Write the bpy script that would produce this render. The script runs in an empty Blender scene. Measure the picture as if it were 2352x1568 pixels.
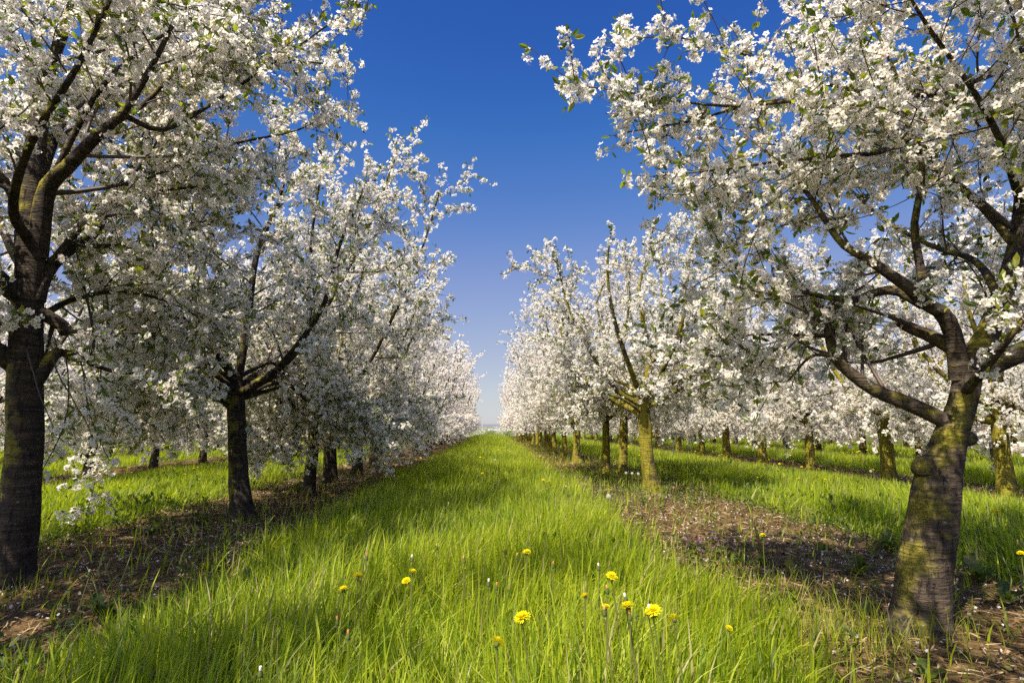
import bpy, math, random
import numpy as np
from mathutils import Vector, Matrix, Euler

C = bpy.context.scene
COL = C.collection
rad = math.radians

# ------------------------------------------------------------------ camera
CAM_H = 0.85
F_PX, CX, CY = 1307.0, 1176.0, 784.0          # lens in the photograph's 2352 px wide frame
cam = bpy.data.cameras.new('camera')
cam.sensor_width = 36.0
cam.lens = 36.0 * F_PX / 2352.0
cam.clip_start = 0.05
cam.clip_end = 9000.0
cam_ob = bpy.data.objects.new('camera', cam)
COL.objects.link(cam_ob)
cam_ob.location = (0, 0, CAM_H)
cam_ob.rotation_euler = Euler((rad(90 + 8.44), 0, rad(-2.0)), 'XYZ')
C.camera = cam_ob
CAM_R = np.array(cam_ob.rotation_euler.to_matrix())


def ray(px, py):
    d = np.array([(px - CX) / F_PX, -(py - CY) / F_PX, -1.0])
    return CAM_R @ d


def at_y(px, py, Y):
    d = ray(px, py)
    t = Y / d[1]
    return np.array([0, 0, CAM_H]) + d * t


def at_z(px, py, Z):
    d = ray(px, py)
    t = (Z - CAM_H) / d[2]
    return np.array([0, 0, CAM_H]) + d * t


# ------------------------------------------------------------------ sky and sun
SUN = Vector((-0.41, -0.60, 1.0)).normalized()
W = bpy.data.worlds.new('World')
C.world = W
W.use_nodes = True
nt = W.node_tree
nt.nodes.clear()
sky = nt.nodes.new('ShaderNodeTexSky')
sky.sky_type = 'NISHITA'
sky.sun_disc = False
sky.sun_elevation = math.asin(SUN.z)
sky.sun_rotation = math.atan2(SUN.x, SUN.y)
sky.air_density = 1.0
sky.dust_density = 0.25
sky.ozone_density = 4.0
gam = nt.nodes.new('ShaderNodeGamma')
gam.inputs['Gamma'].default_value = 1.0
hsv = nt.nodes.new('ShaderNodeHueSaturation')
hsv.inputs['Saturation'].default_value = 1.30
bg = nt.nodes.new('ShaderNodeBackground')
bg.inputs['Strength'].default_value = 0.095
wo = nt.nodes.new('ShaderNodeOutputWorld')
nt.links.new(sky.outputs['Color'], gam.inputs['Color'])
nt.links.new(gam.outputs['Color'], hsv.inputs['Color'])
EXPO = 1.12
K_SKY = .095 * 2 ** EXPO                       # what the exposure makes of the sky's strength
sc1 = nt.nodes.new('ShaderNodeVectorMath')
sc1.operation = 'SCALE'
sc1.inputs['Scale'].default_value = .16
crv = nt.nodes.new('ShaderNodeRGBCurve')       # clear-air colour response, channel by channel
for ch, pts in ((0, ((0, 0), (.038, .037), (.055, .078), (.159, .275), (.6, .52), (1, .62))),
                (1, ((0, 0), (.153, .107), (.209, .178), (.445, .375), (.8, .53), (1, .60))),
                (2, ((0, 0), (.381, .385), (.533, .530), (.88, .665), (1, .68)))):
    c_ = crv.mapping.curves[ch]
    c_.points[0].location = pts[0]
    c_.points[1].location = pts[-1]
    for p in pts[1:-1]:
        c_.points.new(*p)
    for p in c_.points:
        p.handle_type = 'AUTO_CLAMPED'
crv.mapping.update()
sc2 = nt.nodes.new('ShaderNodeVectorMath')
sc2.operation = 'SCALE'
sc2.inputs['Scale'].default_value = 1.0 / K_SKY
nt.links.new(hsv.outputs['Color'], sc1.inputs[0])
nt.links.new(sc1.outputs[0], crv.inputs['Color'])
nt.links.new(crv.outputs['Color'], sc2.inputs[0])
geo = nt.nodes.new('ShaderNodeNewGeometry')    # added fill: sky brightened and warmed round the sun to lift shaded blossom
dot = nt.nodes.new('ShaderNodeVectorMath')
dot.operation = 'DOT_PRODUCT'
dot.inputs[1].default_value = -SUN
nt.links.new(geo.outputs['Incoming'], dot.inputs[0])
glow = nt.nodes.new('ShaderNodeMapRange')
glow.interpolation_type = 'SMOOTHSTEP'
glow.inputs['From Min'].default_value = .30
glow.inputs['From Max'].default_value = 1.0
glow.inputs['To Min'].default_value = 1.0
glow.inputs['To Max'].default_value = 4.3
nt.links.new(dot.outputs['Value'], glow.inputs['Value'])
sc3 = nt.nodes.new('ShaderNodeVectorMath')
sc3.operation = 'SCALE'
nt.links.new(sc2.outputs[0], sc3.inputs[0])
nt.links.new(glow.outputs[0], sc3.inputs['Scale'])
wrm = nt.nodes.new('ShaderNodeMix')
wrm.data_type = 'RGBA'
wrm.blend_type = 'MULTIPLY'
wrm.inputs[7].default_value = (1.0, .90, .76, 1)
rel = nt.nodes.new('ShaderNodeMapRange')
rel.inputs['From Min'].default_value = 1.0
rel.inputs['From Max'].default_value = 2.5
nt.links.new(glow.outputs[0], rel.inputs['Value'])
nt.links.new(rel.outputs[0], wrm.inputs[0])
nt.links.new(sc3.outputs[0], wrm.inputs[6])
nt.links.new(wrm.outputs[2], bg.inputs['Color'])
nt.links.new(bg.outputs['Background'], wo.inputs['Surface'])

sun = bpy.data.lights.new('sun', 'SUN')
sun.energy = 5.0
sun.angle = rad(0.53)
sun.color = (1.0, 0.91, 0.77)
sun_ob = bpy.data.objects.new('sun', sun)
COL.objects.link(sun_ob)
sun_ob.rotation_euler = SUN.to_track_quat('Z', 'Y').to_euler()

C.view_settings.view_transform = 'Standard'
C.view_settings.look = 'None'
C.view_settings.gamma = 1.0
C.view_settings.exposure = EXPO
C.view_settings.use_curve_mapping = False
cy = C.cycles
cy.max_bounces = 9
cy.diffuse_bounces = 5
cy.glossy_bounces = 2
cy.transmission_bounces = 6
cy.transparent_max_bounces = 4
cy.caustics_reflective = False
cy.caustics_refractive = False
cy.sample_clamp_indirect = 8.0
cy.use_denoising = False


# ------------------------------------------------------------------ materials
def new_mat(name):
    m = bpy.data.materials.new(name)
    m.use_nodes = True
    m.node_tree.nodes.clear()
    return m, m.node_tree.nodes, m.node_tree.links


def out(N, L, sh):
    o = N.new('ShaderNodeOutputMaterial')
    L.new(sh, o.inputs['Surface'])
    return o


def ramp(N, L, fac, stops):
    r = N.new('ShaderNodeValToRGB')
    e = r.color_ramp.elements
    e[0].position, e[0].color = stops[0][0], (*stops[0][1], 1)
    e[1].position, e[1].color = stops[-1][0], (*stops[-1][1], 1)
    for p, c in stops[1:-1]:
        k = e.new(p)
        k.color = (*c, 1)
    if fac is not None:
        L.new(fac, r.inputs['Fac'])
    return r.outputs['Color']


def mix(N, L, fac, a, b):
    m = N.new('ShaderNodeMix')
    m.data_type = 'RGBA'
    for s, v in ((m.inputs[0], fac), (m.inputs[6], a), (m.inputs[7], b)):
        if isinstance(v, (float, int)):
            s.default_value = v
        elif isinstance(v, tuple):
            s.default_value = (*v, 1)
        else:
            L.new(v, s)
    return m.outputs[2]


def mth(N, L, op, a, b=0.0, c=None):
    m = N.new('ShaderNodeMath')
    m.operation = op
    for k, v in enumerate((a, b) if c is None else (a, b, c)):
        if isinstance(v, (float, int)):
            m.inputs[k].default_value = v
        else:
            L.new(v, m.inputs[k])
    return m.outputs[0]


def noise(N, L, vec, scale, detail=3.0, rough=0.55, stretch=None):
    if stretch is not None:
        mp = N.new('ShaderNodeMapping')
        mp.inputs['Scale'].default_value = stretch
        L.new(vec, mp.inputs['Vector'])
        vec = mp.outputs[0]
    n = N.new('ShaderNodeTexNoise')
    n.inputs['Scale'].default_value = scale
    n.inputs['Detail'].default_value = detail
    n.inputs['Roughness'].default_value = rough
    L.new(vec, n.inputs['Vector'])
    return n.outputs['Fac']


def attr(N, name='rnd'):
    a = N.new('ShaderNodeAttribute')
    a.attribute_name = name
    return a.outputs['Fac']


def thin_mat(name, stops, trans_stops, tmix, gloss=0.0, rough=0.45):
    """thin petal, leaf or blade: diffuse + translucent, tint from the per-piece value"""
    m, N, L = new_mat(name)
    r = attr(N)
    col = ramp(N, L, r, stops)
    tcol = ramp(N, L, r, trans_stops)
    d = N.new('ShaderNodeBsdfDiffuse')
    L.new(col, d.inputs['Color'])
    t = N.new('ShaderNodeBsdfTranslucent')
    L.new(tcol, t.inputs['Color'])
    mx = N.new('ShaderNodeMixShader')
    mx.inputs[0].default_value = tmix
    L.new(d.outputs[0], mx.inputs[1])
    L.new(t.outputs[0], mx.inputs[2])
    sh = mx.outputs[0]
    if gloss > 0:
        g = N.new('ShaderNodeBsdfGlossy')
        g.inputs['Roughness'].default_value = rough
        g.inputs['Color'].default_value = (1, 1, 1, 1)
        mg = N.new('ShaderNodeMixShader')
        mg.inputs[0].default_value = gloss
        L.new(sh, mg.inputs[1])
        L.new(g.outputs[0], mg.inputs[2])
        sh = mg.outputs[0]
    out(N, L, sh)
    return m


M = {}
M['petal'] = thin_mat('petal', [(0, (.82, .76, .68)), (.5, (.89, .84, .77)), (1, (.93, .90, .85))],
                      [(0, (.86, .79, .70)), (1, (.95, .91, .84))], .58)
M['flower_centre'] = thin_mat('flower_centre', [(0, (.16, .15, .03)), (.6, (.30, .27, .06)), (1, (.45, .33, .12))],
                              [(0, (.15, .16, .02)), (1, (.3, .3, .05))], .25)
M['leaf'] = thin_mat('leaf', [(0, (.045, .080, .010)), (.5, (.11, .155, .015)), (1, (.22, .23, .025))],
                     [(0, (.09, .16, .008)), (.5, (.24, .32, .012)), (1, (.44, .44, .02))], .48, .03, .38)
M['grass'] = thin_mat('grass', [(0, (.060, .110, .006)), (.5, (.19, .25, .012)), (.90, (.34, .38, .024)),
                                (.93, (.30, .27, .10)), (1, (.36, .30, .14))],
                      [(0, (.18, .30, .004)), (.5, (.56, .68, .014)), (.90, (.80, .84, .028)),
                       (.93, (.34, .30, .10)), (1, (.36, .30, .12))], .44, .012, .5)
M['litter'] = thin_mat('litter', [(0, (.05, .032, .016)), (.55, (.16, .10, .048)), (1, (.42, .31, .17))],
                       [(0, (.1, .07, .03)), (1, (.3, .22, .1))], .15)
M['yellow'] = thin_mat('dandelion_yellow', [(0, (.78, .63, .004)), (1, (.86, .78, .02))],
                       [(0, (.78, .65, .004)), (1, (.86, .78, .02))], .35)
M['bract'] = thin_mat('bract', [(0, (.06, .08, .02)), (1, (.13, .16, .045))], [(0, (.05, .08, .01)), (1, (.1, .14, .02))], .2)
M['bud_tip'] = thin_mat('bud_tip', [(0, (.55, .22, .04)), (.5, (.6, .35, .12)), (1, (.8, .76, .68))],
                        [(0, (.5, .2, .04)), (1, (.7, .6, .5))], .25)
M['stem'] = thin_mat('stem', [(0, (.10, .13, .025)), (.5, (.20, .20, .05)), (1, (.25, .13, .06))],
                     [(0, (.12, .17, .02)), (1, (.25, .18, .06))], .3, .03)
M['fluff'] = thin_mat('fluff', [(0, (.62, .58, .52)), (1, (.75, .72, .68))], [(0, (.6, .57, .5)), (1, (.7, .68, .62))], .45)
M['purple'] = thin_mat('purple_flower', [(0, (.24, .09, .25)), (1, (.36, .18, .38))], [(0, (.3, .1, .35)), (1, (.5, .25, .5))], .35)
M['weed_leaf'] = thin_mat('weed_leaf', [(0, (.03, .060, .010)), (.6, (.075, .105, .014)), (1, (.15, .14, .04))],
                          [(0, (.07, .14, .010)), (1, (.28, .32, .02))], .40, .015, .5)


def bark_mat(name, moss_lo, moss_hi, dark):
    m, N, L = new_mat(name)
    tc = N.new('ShaderNodeTexCoord')
    v = tc.outputs['Object']
    rings = noise(N, L, v, 9.0, 4, .65, (0.55, 0.55, 5.0))
    blot = noise(N, L, v, 7.0, 4, .6)
    fine = noise(N, L, v, 60.0, 3, .6, (1, 1, 1.6))
    k = dark
    base = ramp(N, L, rings, [(.30, (.028 * k, .020 * k, .014 * k)), (.47, (.070 * k, .050 * k, .034 * k)),
                              (.58, (.115 * k, .082 * k, .055 * k)), (.75, (.18 * k, .13 * k, .09 * k))])
    crack = noise(N, L, v, 34.0, 4, .7, (1, 1, .16))
    lent = noise(N, L, v, 26.0, 2, .5, (.30, .30, 4.5))
    cr = N.new('ShaderNodeMapRange')
    cr.inputs['From Min'].default_value = .34
    cr.inputs['From Max'].default_value = .46
    L.new(crack, cr.inputs['Value'])
    le = N.new('ShaderNodeMapRange')
    le.inputs['From Min'].default_value = .60
    le.inputs['From Max'].default_value = .70
    L.new(lent, le.inputs['Value'])
    base = mix(N, L, mth(N, L, 'MULTIPLY', le.outputs[0], .6), base, (.20 * k, .155 * k, .11 * k))
    base = mix(N, L, cr.outputs[0], (.016, .012, .009), base)
    lich = N.new('ShaderNodeMapRange')
    lich.inputs['From Min'].default_value = .64
    lich.inputs['From Max'].default_value = .70
    L.new(noise(N, L, v, 16.0, 5, .7), lich.inputs['Value'])
    base = mix(N, L, mth(N, L, 'MULTIPLY', lich.outputs[0], .7), base, (.24, .24, .19))
    moss = ramp(N, L, fine, [(.3, (.085, .080, .008)), (.5, (.19, .165, .014)), (.72, (.31, .25, .028))])
    ge = N.new('ShaderNodeNewGeometry')
    dp = N.new('ShaderNodeVectorMath')
    dp.operation = 'DOT_PRODUCT'
    L.new(ge.outputs['Normal'], dp.inputs[0])
    dp.inputs[1].default_value = (-.55, -.35, .45)
    f = mth(N, L, 'MULTIPLY_ADD', dp.outputs['Value'], .22, blot)
    rg = mth(N, L, 'MULTIPLY_ADD', rings, .20, f)
    mr = N.new('ShaderNodeMapRange')
    mr.inputs['From Min'].default_value = moss_lo
    mr.inputs['From Max'].default_value = moss_hi
    L.new(rg, mr.inputs['Value'])
    col = mix(N, L, mr.outputs[0], base, moss)
    p = N.new('ShaderNodeBsdfPrincipled')
    L.new(col, p.inputs['Base Color'])
    p.inputs['Roughness'].default_value = .85
    p.inputs['Specular IOR Level'].default_value = .25
    hgt = mth(N, L, 'MULTIPLY_ADD', fine, .45, rings)
    hgt = mth(N, L, 'MULTIPLY_ADD', cr.outputs[0], .55, hgt)
    hgt = mth(N, L, 'MULTIPLY_ADD', le.outputs[0], .35, hgt)
    b = N.new('ShaderNodeBump')
    b.inputs['Strength'].default_value = 1.0
    b.inputs['Distance'].default_value = .02
    L.new(hgt, b.inputs['Height'])
    L.new(b.outputs[0], p.inputs['Normal'])
    out(N, L, p.outputs[0])
    return m


M['bark'] = bark_mat('bark', .68, .88, .44)
M['mossy_bark'] = bark_mat('mossy_bark', .50, .68, .75)
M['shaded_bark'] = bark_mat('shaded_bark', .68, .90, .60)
m_, N_, L_ = new_mat('twig')
p_ = N_.new('ShaderNodeBsdfPrincipled')
L_.new(ramp(N_, L_, attr(N_), [(0, (.030, .020, .016)), (1, (.085, .052, .040))]), p_.inputs['Base Color'])
p_.inputs['Roughness'].default_value = .6
out(N_, L_, p_.outputs[0])
M['twig'] = m_

# soil strips lie under every row: rows stand ROW_GAP apart
ROW_X0, ROW_GAP = -2.35, 4.30


def ground_mat():
    m, N, L = new_mat('orchard_ground')
    tc = N.new('ShaderNodeTexCoord')
    v = tc.outputs['Object']
    sp = N.new('ShaderNodeSeparateXYZ')
    L.new(v, sp.inputs[0])
    u = mth(N, L, 'ADD', sp.outputs[0], -ROW_X0 + ROW_GAP * .5 + ROW_GAP * 20)
    u = mth(N, L, 'MODULO', u, ROW_GAP)
    u = mth(N, L, 'ABSOLUTE', mth(N, L, 'SUBTRACT', u, ROW_GAP * .5))
    n1 = noise(N, L, v, 1.3, 4, .6)
    n2 = noise(N, L, v, 14.0, 5, .65)
    n3 = noise(N, L, v, 70.0, 4, .7)
    edge = mth(N, L, 'MULTIPLY_ADD', n1, .55, mth(N, L, 'MULTIPLY', n2, .25))
    lim = mth(N, L, 'ADD', edge, .60)
    soil = N.new('ShaderNodeMapRange')
    L.new(mth(N, L, 'SUBTRACT', lim, u), soil.inputs['Value'])
    soil.inputs['From Min'].default_value = -.10
    soil.inputs['From Max'].default_value = .12
    far = N.new('ShaderNodeMapRange')
    L.new(sp.outputs[1], far.inputs['Value'])
    far.inputs['From Min'].default_value = 52
    far.inputs['From Max'].default_value = 44
    sf = mth(N, L, 'MULTIPLY', soil.outputs[0], far.outputs[0])
    dirt = ramp(N, L, n2, [(.25, (.026, .016, .008)), (.42, (.062, .038, .017)), (.55, (.140, .086, .036)), (.72, (.28, .185, .080))])
    dirt = mix(N, L, mth(N, L, 'MULTIPLY', n3, .6), dirt, (.075, .050, .022))
    green = ramp(N, L, n1, [(.3, (.10, .090, .018)), (.7, (.15, .115, .03))])
    mossy = N.new('ShaderNodeMapRange')
    L.new(noise(N, L, v, 2.6, 4, .6), mossy.inputs['Value'])
    mossy.inputs['From Min'].default_value = .52
    mossy.inputs['From Max'].default_value = .70
    dirt = mix(N, L, mth(N, L, 'MULTIPLY', mossy.outputs[0], .55), dirt, green)
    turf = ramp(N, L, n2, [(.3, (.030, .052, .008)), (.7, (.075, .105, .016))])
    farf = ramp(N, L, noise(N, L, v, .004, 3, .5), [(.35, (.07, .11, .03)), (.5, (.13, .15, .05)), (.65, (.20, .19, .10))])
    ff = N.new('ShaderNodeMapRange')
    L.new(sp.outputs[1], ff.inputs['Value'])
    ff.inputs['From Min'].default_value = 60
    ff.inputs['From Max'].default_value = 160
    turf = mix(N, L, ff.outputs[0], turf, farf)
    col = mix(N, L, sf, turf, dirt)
    p = N.new('ShaderNodeBsdfPrincipled')
    L.new(col, p.inputs['Base Color'])
    p.inputs['Roughness'].default_value = .95
    p.inputs['Specular IOR Level'].default_value = .1
    b = N.new('ShaderNodeBump')
    b.inputs['Strength'].default_value = .9
    b.inputs['Distance'].default_value = .03
    L.new(mth(N, L, 'MULTIPLY_ADD', n3, .4, n2), b.inputs['Height'])
    L.new(b.outputs[0], p.inputs['Normal'])
    out(N, L, p.outputs[0])
    return m


M['ground'] = ground_mat()


def plain(name, stops, scale, rough=.9):
    m, N, L = new_mat(name)
    tc = N.new('ShaderNodeTexCoord')
    p = N.new('ShaderNodeBsdfPrincipled')
    L.new(ramp(N, L, noise(N, L, tc.outputs['Object'], scale, 5, .6), stops), p.inputs['Base Color'])
    p.inputs['Roughness'].default_value = rough
    p.inputs['Specular IOR Level'].default_value = .1
    out(N, L, p.outputs[0])
    return m


M['hill'] = plain('hazy_hill', [(.3, (.115, .12, .14)), (.7, (.15, .155, .175))], .006)  # blue-grey of distant haze put into the hills' colour
M['pale_wall'] = plain('pale_wall', [(.3, (.40, .38, .40)), (.7, (.48, .46, .48))], .05)


# ------------------------------------------------------------------ mesh helpers
class MB:
    """collects vertices and faces, then links them as ONE mesh object"""

    def __init__(s):
        s.v, s.r, s.f, s.n = [], [], [], 0

    def add(s, verts, faces, mat=0, rnd=0.5, smooth=False):
        verts = np.asarray(verts, dtype=np.float32).reshape(-1, 3)
        faces = np.asarray(faces, dtype=np.int32)
        if len(verts) == 0 or len(faces) == 0:
            return
        r = np.full(len(verts), rnd, dtype=np.float32) if np.isscalar(rnd) else np.asarray(rnd, dtype=np.float32)
        s.v.append(verts)
        s.r.append(r)
        s.f.append((faces + s.n, mat, smooth))
        s.n += len(verts)

    def mesh(s, name, mats):
        me = bpy.data.meshes.new(name)
        v = np.concatenate(s.v)
        r = np.concatenate(s.r)
        idx = np.concatenate([f.ravel() for f, _, _ in s.f])
        tot = np.concatenate([np.full(len(f), f.shape[1], dtype=np.int32) for f, _, _ in s.f])
        mi = np.concatenate([np.full(len(f), m, dtype=np.int32) for f, m, _ in s.f])
        sm = np.concatenate([np.full(len(f), k, dtype=bool) for f, _, k in s.f])
        st = np.concatenate([[0], np.cumsum(tot)[:-1]]).astype(np.int32)
        me.vertices.add(len(v))
        me.vertices.foreach_set('co', v.ravel())
        me.loops.add(len(idx))
        me.loops.foreach_set('vertex_index', idx)
        me.polygons.add(len(tot))
        me.polygons.foreach_set('loop_start', st)
        me.polygons.foreach_set('loop_total', tot)
        me.polygons.foreach_set('material_index', mi)
        me.polygons.foreach_set('use_smooth', sm)
        a = me.attributes.new('rnd', 'FLOAT', 'POINT')
        a.data.foreach_set('value', r)
        for m in mats:
            me.materials.append(M[m])
        me.update(calc_edges=True)
        return me

    def build(s, name, mats, parent=None):
        return link(name, s.mesh(name, mats), parent)


def link(name, me, parent=None):
    o = bpy.data.objects.new(name, me)
    COL.objects.link(o)
    if parent is not None:
        o.parent = parent
    return o


def tag(o, label=None, cat=None, group=None, kind=None):
    for k, v in (('label', label), ('category', cat), ('group', group), ('kind', kind)):
        if v:
            o[k] = v
    return o


def empty(name, loc, rz=0.0, sc=1.0):
    o = bpy.data.objects.new(name, None)
    o.empty_display_size = .1
    COL.objects.link(o)
    o.location = loc
    o.rotation_euler = (0, 0, rz)
    o.scale = (sc, sc, sc)
    return o


def dup(root, loc, rz=0.0, sc=1.0):
    c = root.copy()
    COL.objects.link(c)
    c.location = loc
    c.rotation_euler = (0, 0, rz)
    c.scale = (sc, sc, sc)
    for ch in list(root.children):
        d = ch.copy()
        COL.objects.link(d)
        d.parent = c
    return c


def nrm(a):
    a = np.asarray(a, dtype=float)
    return a / np.maximum(np.linalg.norm(a, axis=-1, keepdims=True), 1e-9)


def smooth_path(pts, n):
    """Catmull-Rom through pts (rows may carry a radius), n samples"""
    p = np.asarray(pts, dtype=float)
    if len(p) < 3:
        t = np.linspace(0, 1, n)[:, None]
        return p[0] * (1 - t) + p[-1] * t
    q = np.vstack([2 * p[0] - p[1], p, 2 * p[-1] - p[-2]])
    res = []
    for t in np.linspace(0, len(p) - 1 - 1e-6, n):
        i = int(t)
        u = t - i
        a, b, c, d = q[i], q[i + 1], q[i + 2], q[i + 3]
        res.append(.5 * (2 * b + (c - a) * u + (2 * a - 5 * b + 4 * c - d) * u ** 2 + (3 * b - a - 3 * c + d) * u ** 3))
    return np.array(res)


def tube(mb, pts, radii, sides, mat=0, rnd=.5, lump=0.0, rng=None, cap=True, roots=0.0):
    pts = np.asarray(pts, dtype=float)
    n = len(pts)
    t = nrm(np.gradient(pts, axis=0))
    ref = np.array([1.0, 0, 0]) if abs(t[0][0]) < .8 else np.array([0, 1.0, 0])
    u = nrm(ref - t[0] * np.dot(ref, t[0]))
    us = []
    for k in range(n):
        u = nrm(u - t[k] * np.dot(u, t[k]))
        us.append(u)
    us = np.array(us)
    vs = np.cross(t, us)
    a = np.linspace(0, 2 * np.pi, sides, endpoint=False)
    rr = np.asarray(radii, dtype=float)[:, None] * np.ones((1, sides))
    if lump > 0 and rng is not None:
        ph = rng.uniform(0, 6.28, 6)
        z = np.linspace(0, 1, n)[:, None] * n * .35
        rr = rr * (1 + lump * (np.sin(a * 2 + ph[0] + z * .7) * .5 + np.sin(a * 3 + ph[1] - z) * .4
                               + np.sin(z * 2.3 + ph[2] + a) * .5 + rng.normal(0, .35 if sides < 20 else .18, (n, sides))))
        if roots > 0:                              # root flare: a few buttresses spreading into the soil
            zz = np.clip((.26 - (pts[:, 2] - pts[0, 2])) / .26, 0, 1)[:, None] ** 1.6
            rr = rr * (1 + zz * roots * (1.0 + 1.1 * np.sin(a * 4 + ph[3] + .8 * np.sin(a * 2 + ph[4]))))
    v = pts[:, None, :] + us[:, None, :] * (rr * np.cos(a))[:, :, None] + vs[:, None, :] * (rr * np.sin(a))[:, :, None]
    i = np.arange(n - 1)[:, None] * sides
    j = np.arange(sides)[None, :]
    j2 = (j + 1) % sides
    f = np.stack([i + j, i + j2, i + sides + j2, i + sides + j], -1).reshape(-1, 4)
    verts = v.reshape(-1, 3)
    mb.add(verts, f, mat, rnd, True)
    if cap:
        c = np.vstack([v[-1], pts[-1] + t[-1] * radii[-1] * .3])
        k = np.arange(sides)
        mb.add(c, np.stack([k, (k + 1) % sides, np.full(sides, sides)], -1), mat, rnd, True)


def frames(nr, rng):
    """two unit vectors square to each normal, turned by chance"""
    r = nrm(rng.normal(size=nr.shape))
    u = nrm(np.cross(nr, r))
    return u, np.cross(nr, u)


def add_flowers(mb, c, nr, size, rng, lod):
    n = len(c)
    if n == 0:
        return
    u, v = frames(nr, rng)
    size = size[:, None]
    tint = rng.uniform(0, 1, n)
    if lod == 0:                                   # five cupped petals and a centre
        cup = rng.uniform(.05, .55, n)[:, None]
        prof = [(.10, 0), (.55, .40), (.98, .24), (1.0, -.20), (.58, -.41)]
        V = np.empty((n, 5, 5, 3))
        for k in range(5):
            a = 2 * np.pi * k / 5
            ca, sa = math.cos(a), math.sin(a)
            jit = rng.uniform(-.18, .18, (n, 1))
            for q, (r, s) in enumerate(prof):
                x, y = r * ca - s * sa, r * sa + s * ca
                h = r * r * (cup + jit) + rng.uniform(-.05, .05, (n, 1))
                V[:, k, q] = c + size * (u * x + v * y + nr * h)
        mb.add(V.reshape(-1, 3), np.arange(n * 25).reshape(-1, 5), 0, np.repeat(tint, 25))
        K = np.empty((n, 5, 3))
        for k in range(5):
            a = 2 * np.pi * (k + .5) / 5
            K[:, k] = c + size * (.20 * (u * math.cos(a) + v * math.sin(a)) + nr * .10)
        mb.add(K.reshape(-1, 3), np.arange(n * 5).reshape(-1, 5), 1, np.repeat(rng.uniform(0, 1, n), 5))
        # calyx behind
        K2 = np.empty((n, 3, 3))
        for k in range(3):
            a = 2 * np.pi * k / 3
            K2[:, k] = c + size * (.22 * (u * math.cos(a) + v * math.sin(a)) - nr * .07)
        mb.add(K2.reshape(-1, 3), np.arange(n * 3).reshape(-1, 3), 2, np.repeat(rng.uniform(0, .5, n), 3))
    elif lod == 1:                                 # five simple petals
        cup = rng.uniform(.1, .6, n)[:, None]
        V = np.empty((n, 5, 4, 3))
        for k in range(5):
            a = 2 * np.pi * k / 5
            ca, sa = math.cos(a), math.sin(a)
            for q, (r, s) in enumerate([(.06, 0), (.70, .40), (1.05, 0), (.70, -.40)]):
                x, y = r * ca - s * sa, r * sa + s * ca
                V[:, k, q] = c + size * (u * x + v * y + nr * (r * r * cup))
        mb.add(V.reshape(-1, 3), np.arange(n * 20).reshape(-1, 4), 0, np.repeat(tint, 20))
        K = np.empty((n, 3, 3))
        for k in range(3):
            a = 2 * np.pi * k / 3
            K[:, k] = c + size * (.24 * (u * math.cos(a) + v * math.sin(a)) + nr * .08)
        mb.add(K.reshape(-1, 3), np.arange(n * 3).reshape(-1, 3), 1, np.repeat(rng.uniform(0, 1, n), 3))
    else:                                          # two crossing ragged petals
        V = np.empty((n, 2, 4, 3))
        for k in range(2):
            for q, (r, s) in enumerate([(-1, -.2), (.1, -.75), (1, .15), (-.1, .8)]):
                w = (u, v)[k]
                w2 = (v, nr)[k]
                V[:, k, q] = c + size * (w * r + w2 * s + nr * rng.uniform(-.15, .35, (n, 1)))
        mb.add(V.reshape(-1, 3), np.arange(n * 8).reshape(-1, 4), 0, np.repeat(tint, 8))


def add_leaves(mb, c, d, size, rng, mat, lod):
    """pointed young leaves folded along the midrib"""
    n = len(c)
    if n == 0:
        return
    d = nrm(d)
    u, v = frames(d, rng)
    s = size[:, None]
    r = np.repeat(rng.uniform(0, 1, n) ** 1.1, 4 if lod else 7)
    if lod:
        V = np.stack([c, c + s * (d * .5 + u * .22), c + s * (d * 1.0 + v * .1), c + s * (d * .5 - u * .22)], 1)
        mb.add(V.reshape(-1, 3), np.arange(n * 4).reshape(-1, 4), mat, r)
    else:
        cur = rng.uniform(-.25, .35, (n, 1))
        f = .07
        V = np.stack([c, c + s * (d * .28 + u * .19 + v * f), c + s * (d * .66 + u * .19 + v * (f + cur * .4)),
                      c + s * (d * 1.0 + v * cur), c + s * (d * .66 - u * .19 + v * (f + cur * .4)), c + s * (d * .28 - u * .19 + v * f),
                      c + s * (d * .48 + v * (cur * .2))], 1).reshape(-1, 3)
        b = np.arange(n)[:, None] * 7
        mb.add(V, np.concatenate([b + np.array([[0, 6, 2, 1]]), b + np.array([[6, 3, 2, 2]])[:, :3],
                                  ]) if False else np.concatenate([b + np.array([0, 6, 2, 1]), b + np.array([0, 5, 4, 6])]), mat, r)
        mb.add(V, np.concatenate([b + np.array([6, 3, 2]), b + np.array([6, 4, 3])]), mat, r)


# ------------------------------------------------------------------ trees
def grow(rng, p, d, length, n, wander, up, droop=0.0):
    p, d = np.array(p, float), nrm(d)
    pts = [p.copy()]
    st = length / n
    bend = rng.normal(0, wander, 3)
    for k in range(n):
        bend = bend * .6 + rng.normal(0, wander, 3)
        d = d + bend
        d[2] += up - droop * (k / n)
        d = nrm(d)
        p = p + d * st
        pts.append(p.copy())
    return np.array(pts)


def along(pts, s):
    """points and tangents at fractions s of a path"""
    seg = np.linalg.norm(np.diff(pts, axis=0), axis=1)
    cum = np.concatenate([[0], np.cumsum(seg)])
    x = np.asarray(s) * cum[-1]
    i = np.clip(np.searchsorted(cum, x) - 1, 0, len(seg) - 1)
    f = ((x - cum[i]) / np.maximum(seg[i], 1e-6))[:, None]
    return pts[i] * (1 - f) + pts[i + 1] * f, nrm(pts[i + 1] - pts[i]), cum[-1]


def side_dir(rng, t, ang, up=0.0):
    r = rng.normal(size=3)
    s = nrm(np.cross(t, r))
    d = t * math.cos(ang) + s * math.sin(ang)
    d[2] += up
    return nrm(d)


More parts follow.
